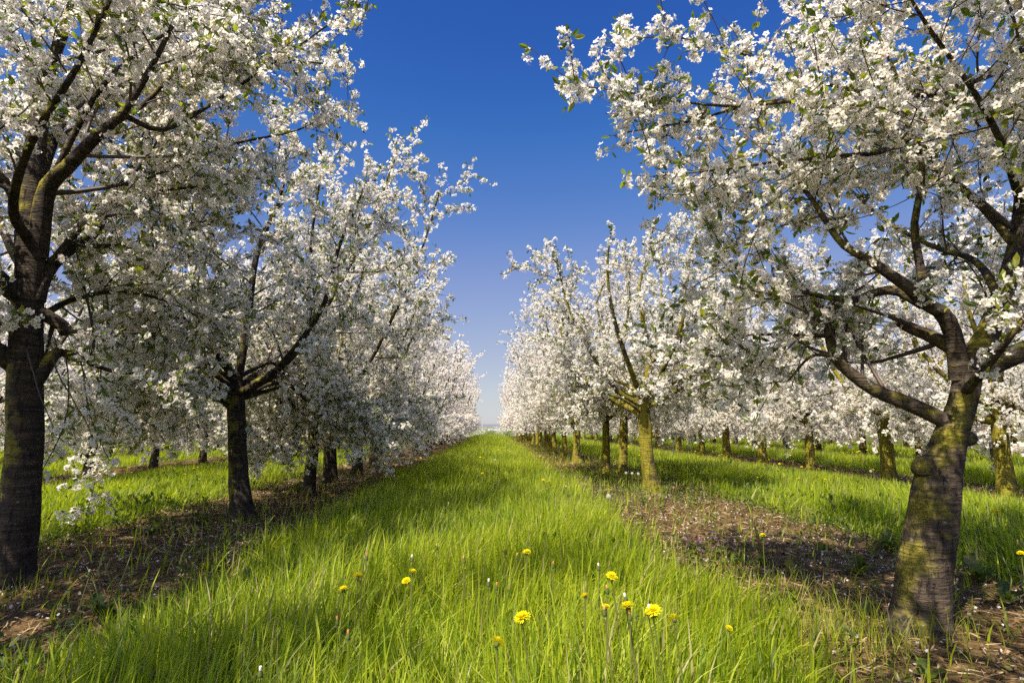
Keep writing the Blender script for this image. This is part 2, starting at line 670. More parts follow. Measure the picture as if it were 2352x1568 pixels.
def to_px(p):
    q = (np.asarray(p) - np.array([0, 0, CAM_H])) @ CAM_R
    z = np.minimum(q[..., 2], -1e-3)
    return CX + F_PX * q[..., 0] / -z, CY - F_PX * q[..., 1] / -z, -q[..., 2]


def out_of_view(base):
    def f(pts):
        x, y, d = to_px(np.asarray(pts) + np.asarray(base))
        return not bool(np.any((d > .05) & (x > -60) & (x < 2412) & (y > -60) & (y < 1630)))
    return f


def sun_gap(z_max, width=.24):
    """leave the way open for the light that falls on a trunk"""
    k = np.array([SUN.x / SUN.z, SUN.y / SUN.z])

    def f(pts):
        pts = np.asarray(pts)
        for z0 in np.arange(.05, z_max + .01, .2):
            h = pts[:, 2] - z0
            d = np.linalg.norm(pts[:, :2] - k * h[:, None], axis=1)
            if np.any((d < width) & (h > .35)):
                return False
        return True
    return f


def clear_front(base, y_front, box, rng):
    """keep most twigs from hanging between the viewer and the bare trunk"""
    def f(pts):
        w = np.asarray(pts) + np.asarray(base)
        x, y, d = to_px(w)
        inside = (x > box[0]) & (x < box[2]) & (y > box[1]) & (y < box[3]) & (w[:, 1] < y_front)
        return not (bool(np.any(inside)) and rng.random() < .85)
    return f


class Tree:
    """trunk, limbs, twigs and crown meshes, each of its own, in the tree's own space"""

    def __init__(s, seed, lod, bark='bark', fsize=.0158):
        s.rng = np.random.default_rng(seed)
        s.lod, s.bark, s.fsize = lod, bark, fsize
        s.trunk, s.limbs, s.twigs, s.crown = MB(), [], MB(), MB()
        s.bare = 0.0
        s.clip = None
        s.trim = False
        s.n_twigs = 0

    def add_trunk(s, pts, radii, sides=None):
        n = 40 if s.lod == 0 else 14
        q = smooth_path(np.column_stack([pts, radii]), n)
        tube(s.trunk, q[:, :3], np.maximum(q[:, 3], .004), sides or (30 if s.lod == 0 else 12), lump=.05, rng=s.rng, roots=.22 if s.lod < 2 else 0)

    def add_knob(s, p, d, r, L):
        pts = np.array([p, np.array(p) + nrm(d) * L * .6, np.array(p) + nrm(d) * L])
        tube(s.trunk, smooth_path(pts, 6), [r, r * 1.05, r * 1.12, r * 1.1, r * .95, r * .6], 9, lump=.10, rng=s.rng)

    def add_limb(s, pts, r0, r1, bloom_from=.45, sec=8, sec_len=.85, droop=.05, sec_from=.2, n=None, up=.02, out=None, twig=1.0, tap=.42, shoot=1.0):
        rng = s.rng
        n = n or (18 if s.lod == 0 else 9)
        q = smooth_path(pts, n)
        if s.trim and not s.clip(q):
            m = next(i for i in range(1, n + 1) if not s.clip(q[:i]))
            if m < 4:
                return
            q = smooth_path(q[:m - 1], n)
        t = np.linspace(0, 1, n)
        rr = r0 + (r1 - r0) * t ** .8
        mb = s.trunk if s.lod >= 2 else MB()
        tube(mb, q, rr, 10 if s.lod == 0 else (7 if s.lod == 1 else 5), lump=.05 if s.lod < 2 else 0, rng=rng)
        if s.lod < 2:
            s.limbs.append(mb)
        s.bloom(q, bloom_from, 1.0, rr[-1])
        for k in range(sec):
            f = sec_from + (1 - sec_from) * (k + rng.uniform(0, .9)) / sec
            f = min(f, .985)
            p, tg, _ = along(q, [f])
            d = side_dir(rng, tg[0], rng.uniform(.75, 1.3), .12)
            if out is not None:
                d = nrm(d + np.asarray(out) * rng.uniform(.2, .8))
            L = sec_len * rng.uniform(.6, 1.25) * (1 - tap * f)
            if rng.random() < .16:
                L *= 1.35
            s.add_secondary(p[0], d, L, max(r1 * .55, (r0 + (r1 - r0) * f ** .8) * .34), droop, up, twig)
        # straight young shoots at the limb's end
        for k in range(3):
            p, tg, _ = along(q, [rng.uniform(.8, 1.0)])
            s.add_twig(p[0], nrm(tg[0] + rng.normal(0, .35, 3) + np.array([0, 0, .15])), rng.uniform(.35, .7) * shoot, .003, droop * .5)

    def ok(s, pts):
        return s.clip is None or s.clip(pts)

    def add_secondary(s, p, d, L, r, droop, up, twig=1.0):
        rng = s.rng
        n = 8 if s.lod == 0 else (6 if s.lod == 1 else 4)
        q = grow(rng, p, d, L, n, .06, up, droop)
        if not s.ok(q):
            q = q[:max(2, n // 2)]
            if not s.ok(q):
                return
        r = min(r, .016)
        s.n_twigs += 1
        tube(s.twigs, q, np.linspace(r, .0028, len(q)), 5 if s.lod == 0 else (4 if s.lod == 1 else 3), rnd=rng.uniform(0, 1), cap=False)
        s.bloom(q, .30, 1.0, .004)
        gap = {0: .10, 1: .12, 2: .20, 3: .34}[s.lod] / twig
        m = max(2, int(L / gap))
        for k in range(m):
            f = .18 + .82 * (k + rng.random()) / m
            pp, tg, _ = along(q, [min(f, .99)])
            dd = side_dir(rng, tg[0], rng.uniform(.5, 1.25), .08)
            s.add_twig(pp[0], dd, rng.uniform(.16, .46) * (1.2 - .45 * f), .0030, droop)

    def add_twig(s, p, d, L, r, droop):
        rng = s.rng
        n = 5 if s.lod == 0 else (4 if s.lod == 1 else 2)
        q = grow(rng, p, d, L, n, .05, .015, droop * 1.3)
        if not s.ok(q):
            return
        if s.lod < 3:
            tube(s.twigs, q, np.linspace(r, .0016, len(q)) * (1, 1, 1.4, 1.5)[s.lod], 4 if s.lod == 0 else 3, rnd=rng.uniform(0, 1), cap=False)
        s.bloom(q, .06, 1.0, .002)

    def bloom(s, q, f0, f1, r):
        """flower clusters on short spurs along a path, a few young leaves between"""
        rng = s.rng
        _, _, L = along(q, [0.5])
        step = {0: .052, 1: .056, 2: .070, 3: .11}[s.lod]
        m = int(max(1, (f1 - f0) * L / step))
        f = np.clip(f0 + (f1 - f0) * (np.arange(m) + rng.uniform(0, 1, m)) / m, 0, .999)
        keep = rng.uniform(0, 1, m) > (.14 + s.bare)
        f = f[keep]
        if len(f) == 0:
            return
        p, t, _ = along(q, f)
        k = {0: 9, 1: 9, 2: 6, 3: 5}[s.lod]
        N = len(p) * k
        P = np.repeat(p, k, 0)
        T = np.repeat(t, k, 0)
        o = rng.normal(size=(N, 3))
        o = nrm(o - T * np.sum(o * T, 1, keepdims=True) * .7)
        cl = np.repeat(nrm(rng.normal(size=(len(p), 3))), k, 0)
        o = nrm(o + cl * .7)
        ball = nrm(rng.normal(size=(N, 3)) + cl * .9)
        c = P + (cl * .026 + ball * rng.uniform(.014, .046, (N, 1))) * (1, 1, 1.2, 1.6)[s.lod]
        nr = nrm(ball + o * .3 + rng.normal(0, .30, (N, 3)))
        live = rng.uniform(0, 1, N) > .12
        sz = s.fsize * rng.uniform(.82, 1.15, N) * {0: 1, 1: 1.06, 2: 1.75, 3: 2.7}[s.lod]
        add_flowers(s.crown, c[live], nr[live], sz[live], rng, min(s.lod, 2))
        if s.lod == 0:                               # flower stalks
            a, b = P[live], c[live]
            w = nrm(np.cross(b - a, rng.normal(size=a.shape))) * .0009
            V = np.stack([a - w, a + w, b + w, b - w], 1).reshape(-1, 3)
            s.crown.add(V, np.arange(len(a) * 4).reshape(-1, 4), 2, np.repeat(rng.uniform(.2, .8, len(a)), 4))
        nl = {0: .70, 1: .60, 2: .38, 3: .22}[s.lod]
        lk = rng.uniform(0, 1, len(p)) < nl
        if lk.any():
            kk = 3 if s.lod < 2 else 2
            lp = np.repeat(p[lk], kk, 0)
            lo = nrm(rng.normal(size=(len(lp), 3)) + np.array([0, 0, .35]) + np.repeat(t[lk], kk, 0) * .5)
            ls = rng.uniform(.026, .062, len(lp)) * (1, 1.0, 1.25, 1.6)[s.lod]
            add_leaves(s.crown, lp + lo * .02, lo, ls, rng, 2, s.lod)

    def place(s, loc, rz=0.0, sc=1.0, name='cherry_tree'):
        root = empty(name, loc, rz, sc)
        s.trunk.build('trunk', [s.bark], root)
        for mb in s.limbs:
            mb.build('limb', [s.bark], root)
        if s.n_twigs > 8:
            s.twigs.build('twigs', ['twig'], root)
        s.crown.build('crown', ['petal', 'flower_centre', 'leaf'], root)
        return root


def row_tree(seed, lod, bark, height=4.1, reach=1.35, fork=1.05, r=.088, droop=.06, lean=(0, 0), low=True, limbs=6, sec=9, clip=None, low_z=(-.30, .22), lead=1.0, rise=(.62, .95)):
    """a trained orchard cherry: short trunk, vase of limbs, twigs loaded with blossom"""
    T = Tree(seed, lod, bark)
    T.clip = clip
    T.trim = clip is not None and clip.__qualname__.startswith('out_of_view')
    rng = T.rng
    fx, fy = lean
    base = np.array([[0, 0, -.08], [fx * .1, fy * .1, .12], [fx * .45 + rng.normal(0, .012), fy * .45, .5],
                     [fx * .8, fy * .8 + rng.normal(0, .012), fork * .8], [fx, fy, fork + .12]])
    T.add_trunk(base, [r * 1.45, r * 1.12, r * .95, r * .92, r * .70])
    if lod < 2:
        a = rng.uniform(0, 6.28)
        T.add_knob(np.array([fx * .6 + math.cos(a) * r * .6, fy * .6 + math.sin(a) * r * .6, fork * .62]), (math.cos(a), math.sin(a), .4), r * .34, r * .8)
    a0 = rng.uniform(0, 6.28)
    # central leader
    top = np.array([fx, fy, fork])
    pts = [top]
    h = height - fork - .25
    for k in range(1, 5):
        pts.append(pts[-1] * np.array([1, 1, 0]) + np.array([rng.normal(0, .13), rng.normal(0, .13), fork + h * (k / 4) * lead]))
    T.add_limb(pts, r * .55, .010, sec=sec + 3, sec_len=.85, droop=droop * .6, sec_from=.18)
    for k in range(limbs):
        a = a0 + 2 * np.pi * k / limbs + rng.normal(0, .2)
        o = np.array([math.cos(a), math.sin(a), 0])
        hh = fork + rng.uniform(-.18, .22)
        L = reach * rng.uniform(.85, 1.12)
        top_z = fork + (height - fork) * rng.uniform(*rise)
        p0 = np.array([fx * hh / fork, fy * hh / fork, hh])
        pts = [p0, p0 + o * L * .33 + (0, 0, .22 + rng.normal(0, .05)),
               p0 + o * L * .66 + np.array([rng.normal(0, .06), rng.normal(0, .06), (top_z - hh) * .42]),
               p0 + o * L * .85 + np.array([rng.normal(0, .06), rng.normal(0, .06), (top_z - hh) * .72]),
               p0 + o * L * .98 + np.array([0, 0, top_z - hh])]
        T.add_limb(pts, r * rng.uniform(.42, .55), .008, sec=sec, sec_len=.80, droop=droop, out=o * .55)
    if low:                                        # low hanging laterals
        for k in range(limbs + 5):
            a = rng.uniform(0, 6.28)
            o = np.array([math.cos(a), math.sin(a), 0])
            hh = fork * rng.uniform(.86, 1.15)
            p0 = np.array([fx * .9, fy * .9, hh])
            L = reach * rng.uniform(.65, 1.0)
            z1 = rng.uniform(*low_z)
            pts = [p0, p0 + o * L * .4 + (0, 0, .18), p0 + o * L * .75 + (0, 0, .08 + z1 * .6), p0 + o * L + (0, 0, z1)]
            T.add_limb(pts, r * .28, .006, sec=max(6, sec - 1), sec_len=.70, droop=droop * 1.4, out=o * .4)
    return T


def px_path(pts, x0):
    """(px, py, depth) triples to points in the tree's own space"""
    return np.array([at_y(*p) for p in pts]) - x0


# ---- the big tree at the left edge
bL = at_z(20, 1345, 0.0)
YL = bL[1]


def left_tree():
    T = Tree(11, 0, 'bark')
    T.clip = clear_front(bL, YL - .05, (-20, 240, 300, 1000), T.rng)
    k = YL / F_PX
    P = lambda *a: px_path(a, bL)
    tr = P((16, 1375, YL), (20, 1330, YL), (44, 1180, YL), (58, 1000, YL), (57, 860, YL), (64, 700, YL), (74, 545, YL))
    T.add_trunk(tr, np.array([56, 46, 37, 33, 32, 30, 27]) * k)
    T.add_limb(P((70, 590, YL), (72, 420, YL), (86, 300, YL + .05), (106, 180, YL + .1), (150, 60, YL + .1), (190, -90, YL + .15), (205, -260, YL + .2)),
               30 * k, .012, sec=16, sec_len=.95, droop=.05)
    T.add_limb(P((80, 590, YL), (92, 520, YL - .02), (110, 430, YL - .05), (158, 380, YL - .1), (225, 309, YL - .15), (281, 262, YL - .2), (350, 150, YL - .25), (420, 10, YL - .3)),
               25 * k, .010, sec=15, sec_len=.95, droop=.05)
    T.add_limb(P((80, 690, YL), (95, 646, YL + .02), (123, 604, YL + .1), (169, 568, YL + .22), (218, 537, YL + .35), (250, 468, YL + .45), (283, 420, YL + .5), (345, 300, YL + .6), (420, 170, YL + .7)),
               20 * k, .010, sec=15, sec_len=.95, droop=.06)
    T.add_limb(P((70, 720, YL), (98, 722, YL + .02), (140, 745, YL + .06), (152, 765, YL + .06)), 17 * k, 13 * k, sec=2, sec_len=.5, bloom_from=1.0, twig=.5)
    T.add_limb(P((75, 880, YL), (98, 850, YL + .02), (120, 818, YL + .06), (148, 808, YL + .12), (180, 826, YL + .2), (250, 800, YL + .45), (340, 770, YL + .8), (430, 800, YL + 1.1)),
               19 * k, .008, sec=9, sec_len=.7, droop=.10, sec_from=.35)
    T.add_limb(P((50, 860, YL), (25, 838, YL), (0, 825, YL - .05), (-80, 760, YL - .1), (-170, 640, YL - .1)), 22 * k, .012, sec=9, sec_len=.9, droop=.05)
    T.add_limb(P((64, 540, YL), (35, 455, YL - .02), (0, 405, YL - .05), (-70, 320, YL - .1), (-150, 180, YL - .1)), 17 * k, .010, sec=10, sec_len=.9, droop=.05)
    T.add_limb(P((72, 470, YL), (120, 330, YL + .3), (190, 190, YL + .7), (260, 60, YL + 1.0), (320, -120, YL + 1.2)), 17 * k, .010, sec=14, sec_len=.95, droop=.05)
    T.add_limb(P((72, 560, YL), (30, 480, YL - .25), (70, 330, YL - .6), (180, 150, YL - .75), (280, -60, YL - .85)), 13 * k, .008, sec=11, sec_len=.75, droop=.05)
    T.add_limb(P((72, 640, YL), (20, 560, YL + .4), (-20, 430, YL + .8), (-40, 250, YL + 1.1)), 14 * k, .009, sec=10, sec_len=.9, droop=.05)
    # long laterals over the alley
    T.add_limb(P((281, 262, YL - .2), (369, 299, YL - .1), (457, 257, YL), (560, 190, YL + .1), (680, 110, YL + .15), (780, 40, YL + .2), (830, 25, YL + .2)), 7 * k, .004, sec=11, sec_len=.6, droop=.05, sec_from=.1, tap=.8, shoot=.35)
    T.add_limb(P((340, 170, YL + .3), (460, 120, YL + .4), (600, 140, YL + .5), (730, 145, YL + .6), (810, 160, YL + .65)), 7 * k, .004, sec=11, sec_len=.6, droop=.05, sec_from=.1, tap=.8, shoot=.35)
    T.add_limb(P((230, 300, YL - .15), (330, 240, YL - .1), (450, 110, YL), (560, 20, YL + .1), (660, -80, YL + .1)), 7 * k, .004, sec=10, sec_len=.65, droop=.05, sec_from=.1, tap=.7, shoot=.5)
    T.add_limb(P((283, 420, YL + .5), (400, 380, YL + .6), (540, 330, YL + .8), (680, 300, YL + .9), (770, 255, YL + 1.0)), 8 * k, .004, sec=11, sec_len=.65, droop=.06, sec_from=.1, tap=.8, shoot=.35)
    T.add_limb(P((170, 568, YL + .2), (300, 560, YL + .4), (430, 530, YL + .6), (560, 480, YL + .8)), 8 * k, .004, sec=9, sec_len=.65, droop=.08, sec_from=.1)
    T.add_limb(P((78, 740, YL + .05), (160, 690, YL + .25), (270, 670, YL + .4), (380, 690, YL + .5), (480, 740, YL + .6)), 9 * k, .004, sec=11, sec_len=.6, droop=.10, sec_from=.15, tap=.6)
    T.add_limb(P((90, 640, YL + .05), (190, 520, YL + .1), (310, 450, YL + .15), (440, 430, YL + .2), (560, 420, YL + .3)), 9 * k, .004, sec=12, sec_len=.6, droop=.06, sec_from=.15, tap=.6)
    T.add_limb(P((110, 430, YL), (220, 220, YL - .1), (330, 110, YL - .1), (430, 60, YL - .05), (520, 60, YL)), 8 * k, .004, sec=12, sec_len=.6, droop=.05, sec_from=.1, tap=.6)
    T.add_limb(P((150, 808, YL + .15), (250, 850, YL + .35), (340, 860, YL + .6), (430, 900, YL + .8)), 7 * k, .004, sec=8, sec_len=.5, droop=.10, sec_from=.15, tap=.5)
    # unseen limbs added on the sun side, out of the frame, to shade the trunk
    T.add_limb(np.array([tr[4] + (0, 0, .05), tr[4] + (-.35, -.35, .35), tr[4] + (-.75, -.75, .75), tr[4] + (-1.05, -1.05, 1.25)]), .05, .010, sec=14, sec_len=.95, droop=.06)
    T.add_limb(np.array([tr[5], tr[5] + (-.25, -.45, .45), tr[5] + (-.55, -.95, .95), tr[5] + (-.75, -1.3, 1.4)]), .045, .010, sec=14, sec_len=.95, droop=.06)
    T.add_limb(np.array([tr[5], tr[5] + (-.5, -.1, .4), tr[5] + (-1.0, -.3, .85), tr[5] + (-1.35, -.4, 1.3)]), .045, .010, sec=14, sec_len=.95, droop=.06)
    # thin hanging sprays near the trunk
    T.add_twig(P((60, 700, YL - .25))[0], (.05, -.1, -1), .55, .003, 0)
    for a, L in (((120, 820, YL), .55), ((150, 812, YL + .1), .8), ((185, 826, YL + .2), .65), ((60, 800, YL - .2), .5)):
        p = P(a)[0]
        q = grow(T.rng, p, (.25, .05, -.7), L, 7, .06, -.05)
        tube(T.twigs, q, np.linspace(.005, .0026, 8), 4, rnd=.3, cap=False)
        T.bloom(q, .72, 1.0, .002)
    return T


# ---- the big tree at the right edge
bR = at_z(2128, 1442, 0.0)
YR = bR[1]


def right_tree():
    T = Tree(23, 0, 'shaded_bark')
    front = clear_front(bR, YR + .10, (1850, 600, 2290, 1010), T.rng)
    T.clip = lambda pts: front(pts) and not bool(np.any(np.asarray(pts)[:, 2] < .80))
    T.bare = .08
    k = YR / F_PX
    P = lambda *a: px_path(a, bR)
    Y = YR
    tr = P((2112, 1475, Y), (2116, 1420, Y), (2119, 1368, Y), (2131, 1263, Y), (2151, 1122, Y), (2178, 1017, Y), (2206, 944, Y), (2221, 870, Y), (2228, 815, Y))
    T.add_trunk(tr, np.array([80, 62, 56, 51, 46, 35, 30, 29, 27]) * k)
    T.add_knob(P((2140, 1085, Y))[0], (-.8, -.2, .55), 24 * k, 42 * k)
    T.add_knob(P((2190, 1010, Y))[0], (.9, .1, .1), 18 * k, 55 * k)
    T.add_limb(P((2222, 850, Y), (2268, 765, Y), (2308, 665, Y + .03), (2335, 560, Y + .06), (2346, 460, Y + .08), (2352, 300, Y + .1), (2342, 100, Y + .1), (2330, -120, Y + .1)),
               30 * k, .014, sec=13, sec_len=.9, droop=.03, twig=.75)
    T.add_limb(P((2205, 870, Y), (2193, 786, Y - .03), (2168, 723, Y - .06), (2123, 695, Y - .08), (2087, 660, Y - .1), (2040, 628, Y - .1), (1993, 596, Y - .08), (1940, 565, Y - .05), (1905, 522, Y), (1862, 453, Y + .05), (1810, 397, Y + .1), (1740, 330, Y + .15)),
               22 * k, .006, sec=15, sec_len=.65, droop=.03, twig=.8, n=26, tap=.6, shoot=.5)
    T.add_limb(P((2190, 800, Y), (2130, 769, Y + .06), (2090, 752, Y + .1), (2066, 738, Y + .12)), 18 * k, 13 * k, sec=2, sec_len=.5, bloom_from=1.0, twig=.5)
    T.add_limb(P((2200, 985, Y), (2168, 965, Y), (2087, 927, Y + .05), (2017, 899, Y + .1), (1954, 857, Y + .15), (1919, 821, Y + .18), (1905, 772, Y + .2), (1898, 737, Y + .2), (1886, 705, Y + .22)),
               21 * k, 9 * k, sec=9, sec_len=.65, droop=.05, sec_from=.3, bloom_from=1.0, twig=.7, n=24)
    T.add_limb(P((2123, 700, Y - .05), (2060, 668, Y), (2010, 672, Y + .05), (1965, 688, Y + .1), (1912, 684, Y + .12), (1875, 678, Y + .14), (1815, 663, Y + .16), (1740, 640, Y + .2), (1650, 600, Y + .25)),
               15 * k, .004, sec=10, sec_len=.6, droop=.05, sec_from=.25, twig=.8)
    T.add_limb(P((1905, 815, Y + .18), (1860, 820, Y + .2), (1810, 875, Y + .22)), 6 * k, .004, sec=3, sec_len=.4)
    T.add_limb(P((1905, 772, Y + .18), (1800, 768, Y + .2), (1690, 772, Y + .3), (1620, 800, Y + .4)), 6 * k, .003, sec=5, sec_len=.45)
    # long sweeping branches over the alley
    T.add_limb(P((2345, 110, Y + .1), (2263, 176, Y + .05), (2158, 211, Y), (2052, 228, Y), (1929, 232, Y + .05), (1771, 232, Y + .1), (1680, 252, Y + .12), (1580, 280, Y + .15), (1430, 305, Y + .15)),
               12 * k, .003, sec=24, sec_len=.50, droop=.03, twig=1.1, sec_from=.1, tap=.70, shoot=.30)
    T.add_limb(P((2211, 195, Y + .02), (2140, 281, Y - .05), (2035, 345, Y - .1), (1929, 359, Y - .1), (1800, 370, Y - .05), (1650, 390, Y), (1500, 405, Y + .05)),
               10 * k, .003, sec=16, sec_len=.45, droop=.03, twig=1.0, sec_from=.15, tap=.7, shoot=.3)
    T.add_limb(P((2060, 228, Y), (1950, 205, Y + .1), (1806, 169, Y + .2), (1722, 130, Y + .25), (1630, 102, Y + .3), (1525, 84, Y + .3), (1385, 100, Y + .3)),
               6 * k, .002, sec=10, sec_len=.30, droop=.02, bloom_from=.30, twig=1.0, tap=.8, shoot=.2)
    T.add_limb(P((1820, 232, Y + .08), (1700, 244, Y + .1), (1600, 238, Y + .1), (1520, 226, Y + .1), (1440, 212, Y + .12), (1350, 200, Y + .12), (1275, 192, Y + .12)),
               5 * k, .002, sec=7, sec_len=.22, droop=.03, bloom_from=.40, twig=1.0, tap=.8, shoot=.17)
    T.add_limb(P((2119, 640, Y - .05), (2100, 520, Y - .05), (2119, 397, Y - .05), (2090, 270, Y), (2040, 130, Y + .05), (1980, 10, Y + .1), (1920, -80, Y + .1)), 10 * k, .004, sec=13, sec_len=.50, tap=.7, shoot=.5, droop=.02, twig=.85)
    T.add_limb(P((2330, 560, Y + .05), (2250, 470, Y + .2), (2160, 390, Y + .4), (2050, 300, Y + .6), (1930, 140, Y + .8), (1840, 20, Y + .9)), 12 * k, .004, sec=14, sec_len=.60, tap=.7, shoot=.5, droop=.03, twig=.85)
    T.add_limb(P((2300, 690, Y + .03), (2240, 600, Y + .3), (2130, 560, Y + .6), (2000, 480, Y + .9), (1860, 330, Y + 1.1)), 12 * k, .005, sec=12, sec_len=.7, droop=.04, twig=.85)
    T.add_limb(P((2342, 460, Y + .05), (2300, 330, Y - .25), (2230, 200, Y - .4), (2130, 60, Y - .5), (2060, -60, Y - .55)), 10 * k, .004, sec=9, sec_len=.5, droop=.02, twig=.7)
    T.add_limb(P((2230, 830, Y), (2300, 790, Y + .4), (2370, 700, Y + .8), (2420, 560, Y + 1.1)), 16 * k, .006, sec=10, sec_len=.8, droop=.05)
    T.add_limb(P((2215, 900, Y), (2260, 850, Y - .3), (2330, 760, Y - .5), (2420, 640, Y - .55)), 13 * k, .006, sec=6, sec_len=.55, droop=.05, twig=.7)
    # limbs added over the viewer, above the frame, to shade the trunk
    f = tr[7]
    T.add_limb(np.array([f, f + (.32, -.2, .2), f + (.6, -.5, .6), f + (.45, -.9, 1.2), f + (.0, -1.25, 1.7)]), .035, .008, sec=11, sec_len=.65, droop=.03, sec_from=.5)
    T.add_limb(np.array([f + (.05, 0, .05), f + (.42, -.25, .3), f + (.55, -.6, .85), f + (.1, -.95, 1.45), f + (-.6, -1.15, 1.95)]), .035, .008, sec=12, sec_len=.65, droop=.03, sec_from=.55)
    return T


trees = []
GROUP_L = 'blossoming cherry trees of the dark row beside the grass alley'
GROUP_R = 'blossoming cherry trees of the sunlit row beside the grass alley'

# ------------------------------------------------------------------ ground
def hump(x, y):
    return (.016 * np.sin(x * 5.1 + 1.3 * np.sin(y * 2.2)) * np.sin(y * 4.3 + .8 * np.sin(x * 3.1))
            + .010 * np.sin(x * 13.7 + y * 3.1) * np.sin(y * 11.9 - x * 4.0)) * (np.abs(x) < 14)


def crest(y):
    d = np.clip(y - 43.0, 0, None)
    return -np.where(d < 30, .0013 * d ** 2, 1.17 + .078 * (np.minimum(d, 95) - 30))


def ground_z(x, y):
    return hump(np.asarray(x, float), np.asarray(y, float)) * np.clip((50 - np.asarray(y, float)) / 20, 0, 1) + crest(np.asarray(y, float))


def grid_axis(lo, hi, step, far, grow_):
    a = list(np.arange(lo, hi, step))
    s, x = step, a[-1]
    while x < far:
        s *= grow_
        x += s
        a.append(x)
    return np.array(a)


gx = grid_axis(0, 4.2, .05, 6500, 1.22)
gx = np.concatenate([-gx[:0:-1], gx])
gy = np.concatenate([np.array([-60, -30, -15, -8, -4, -2, -1]), grid_axis(-.5, 8.5, .05, 7500, 1.10)])
X, Yg = np.meshgrid(gx, gy)
Zg = ground_z(X, Yg)
nx, ny = len(gx), len(gy)
ii = (np.arange(ny - 1)[:, None] * nx + np.arange(nx - 1)[None, :]).ravel()
mb = MB()
mb.add(np.stack([X, Yg, Zg], -1).reshape(-1, 3), np.stack([ii, ii + 1, ii + nx + 1, ii + nx], -1), 0, .5, True)
tag(mb.build('ground', ['ground']), kind='structure')

# far hills beyond the valley
mb = MB()
hx = np.linspace(-5200, 5200, 160)
for k, (yy, base, amp, seed) in enumerate(((4200, 9, 7, 3), (5600, 20, 13, 5))):
    r = np.random.default_rng(seed)
    h = base + amp * (np.sin(hx * .0011 + r.uniform(0, 6)) * .5 + np.sin(hx * .0031 + r.uniform(0, 6)) * .3) + r.normal(0, 1.2, len(hx))
    prof = [(-500, -8), (-250, .55), (0, 1.0), (350, .6), (700, -8)]
    V = np.array([[(x, yy + dy, (hh * f if f > 0 else -8)) for x, hh in zip(hx, h)] for dy, f in prof])
    n = len(hx)
    i2 = (np.arange(len(prof) - 1)[:, None] * n + np.arange(n - 1)[None, :]).ravel()
    mb.add(V.reshape(-1, 3), np.stack([i2, i2 + 1, i2 + n + 1, i2 + n], -1), 0, .5, True)
tag(mb.build('hills', ['hill']), kind='structure')

# ------------------------------------------------------------------ row trees
rngL = np.random.default_rng(5)

# unique meshes for the near trees, shared ones further off
left_specs = [(31, 0), (32, 0), (33, 1), (34, 1), (35, 1)]
right_specs = [(41, 0), (42, 1), (43, 1), (44, 1)]


def place_tree(T, loc, label, group, rz=0.0, sc=1.0):
    o = T.place(loc, rz, sc) if isinstance(T, Tree) else dup(T, loc, rz, sc)
    tag(o, label, 'tree', group)
    trees.append(o)
    return o


place_tree(left_tree(), tuple(bL), 'large cherry tree with thick dark trunk at the left edge, forking high into blossom', GROUP_L)
place_tree(right_tree(), tuple(bR), 'large cherry tree at the right edge, its mossy leaning trunk throwing a long bare limb', GROUP_R)

RX = ROW_X0 + ROW_GAP
# trees that stand beside the camera, just out of the frame
p0 = (ROW_X0, 1.25, 0)
t0 = row_tree(61, 1, 'bark', height=4.2, reach=1.3, fork=1.2, r=.09, low=False, limbs=8, sec=11, clip=out_of_view(p0))
place_tree(t0, p0, 'cherry tree beside the viewer, whose shade darkens the soil at bottom left', GROUP_L)
p0 = (RX - .30, .65, 0)
t0 = row_tree(62, 1, 'mossy_bark', height=4.0, reach=1.15, fork=1.3, r=.09, low=False, limbs=8, sec=12, clip=out_of_view(p0))
place_tree(t0, p0, 'cherry tree beside the viewer, whose shade dapples the leaning mossy trunk', GROUP_R)

left_px = [(555, 1195), (708, 1140), (757, 1108), (820, 1088), (857, 1068), (905, 1050)]
L_LABEL = ['cherry tree with slanting dark trunk alone on the soil, second from the left edge',
           'cherry tree with slim dark trunk, just in front of a sunlit stout trunk',
           'cherry tree with stout sunlit trunk, close behind the slim dark trunk of the shaded row',
           'fifth cherry tree down the shaded row, dark trunk next after the stout sunlit one',
           'sixth cherry tree down the shaded row, its trunk shorter and half hidden in blossom',
           'seventh cherry tree down the shaded row, trunk nearly hidden by hanging blossom']
near_left = []
last_y = 0
for k, (px, py) in enumerate(left_px):
    p = at_z(px, py, 0)
    if k < len(left_specs):
        sd, lod = left_specs[k]
        T = row_tree(sd, lod, 'bark', height=(4.45, 4.3, 4.2, 4.2, 4.1)[k], reach=(1.55, 1.5, 1.45, 1.45, 1.4)[k], lead=.92, rise=(.45, .88),
                     fork=(1.15, 1.05, 1.0, 1.0, .95)[k], r=(.088, .07, .10, .085, .085)[k], droop=.055, low_z=(-.30, .18), limbs=(7, 7, 7, 7, 7)[k], sec=(11, 11, 10, 10, 10)[k], clip=sun_gap(.5) if k == 2 else None,
                     lean=((-.16, .05), (.03, 0), (-.05, 0), (0, .05), (.05, 0))[k])
        o = place_tree(T, (p[0], p[1], 0), L_LABEL[k], GROUP_L)
        near_left.append(o)
    else:
        place_tree(near_left[2], (p[0], p[1], 0), L_LABEL[k], GROUP_L, rz=2.1)
    last_y = p[1]

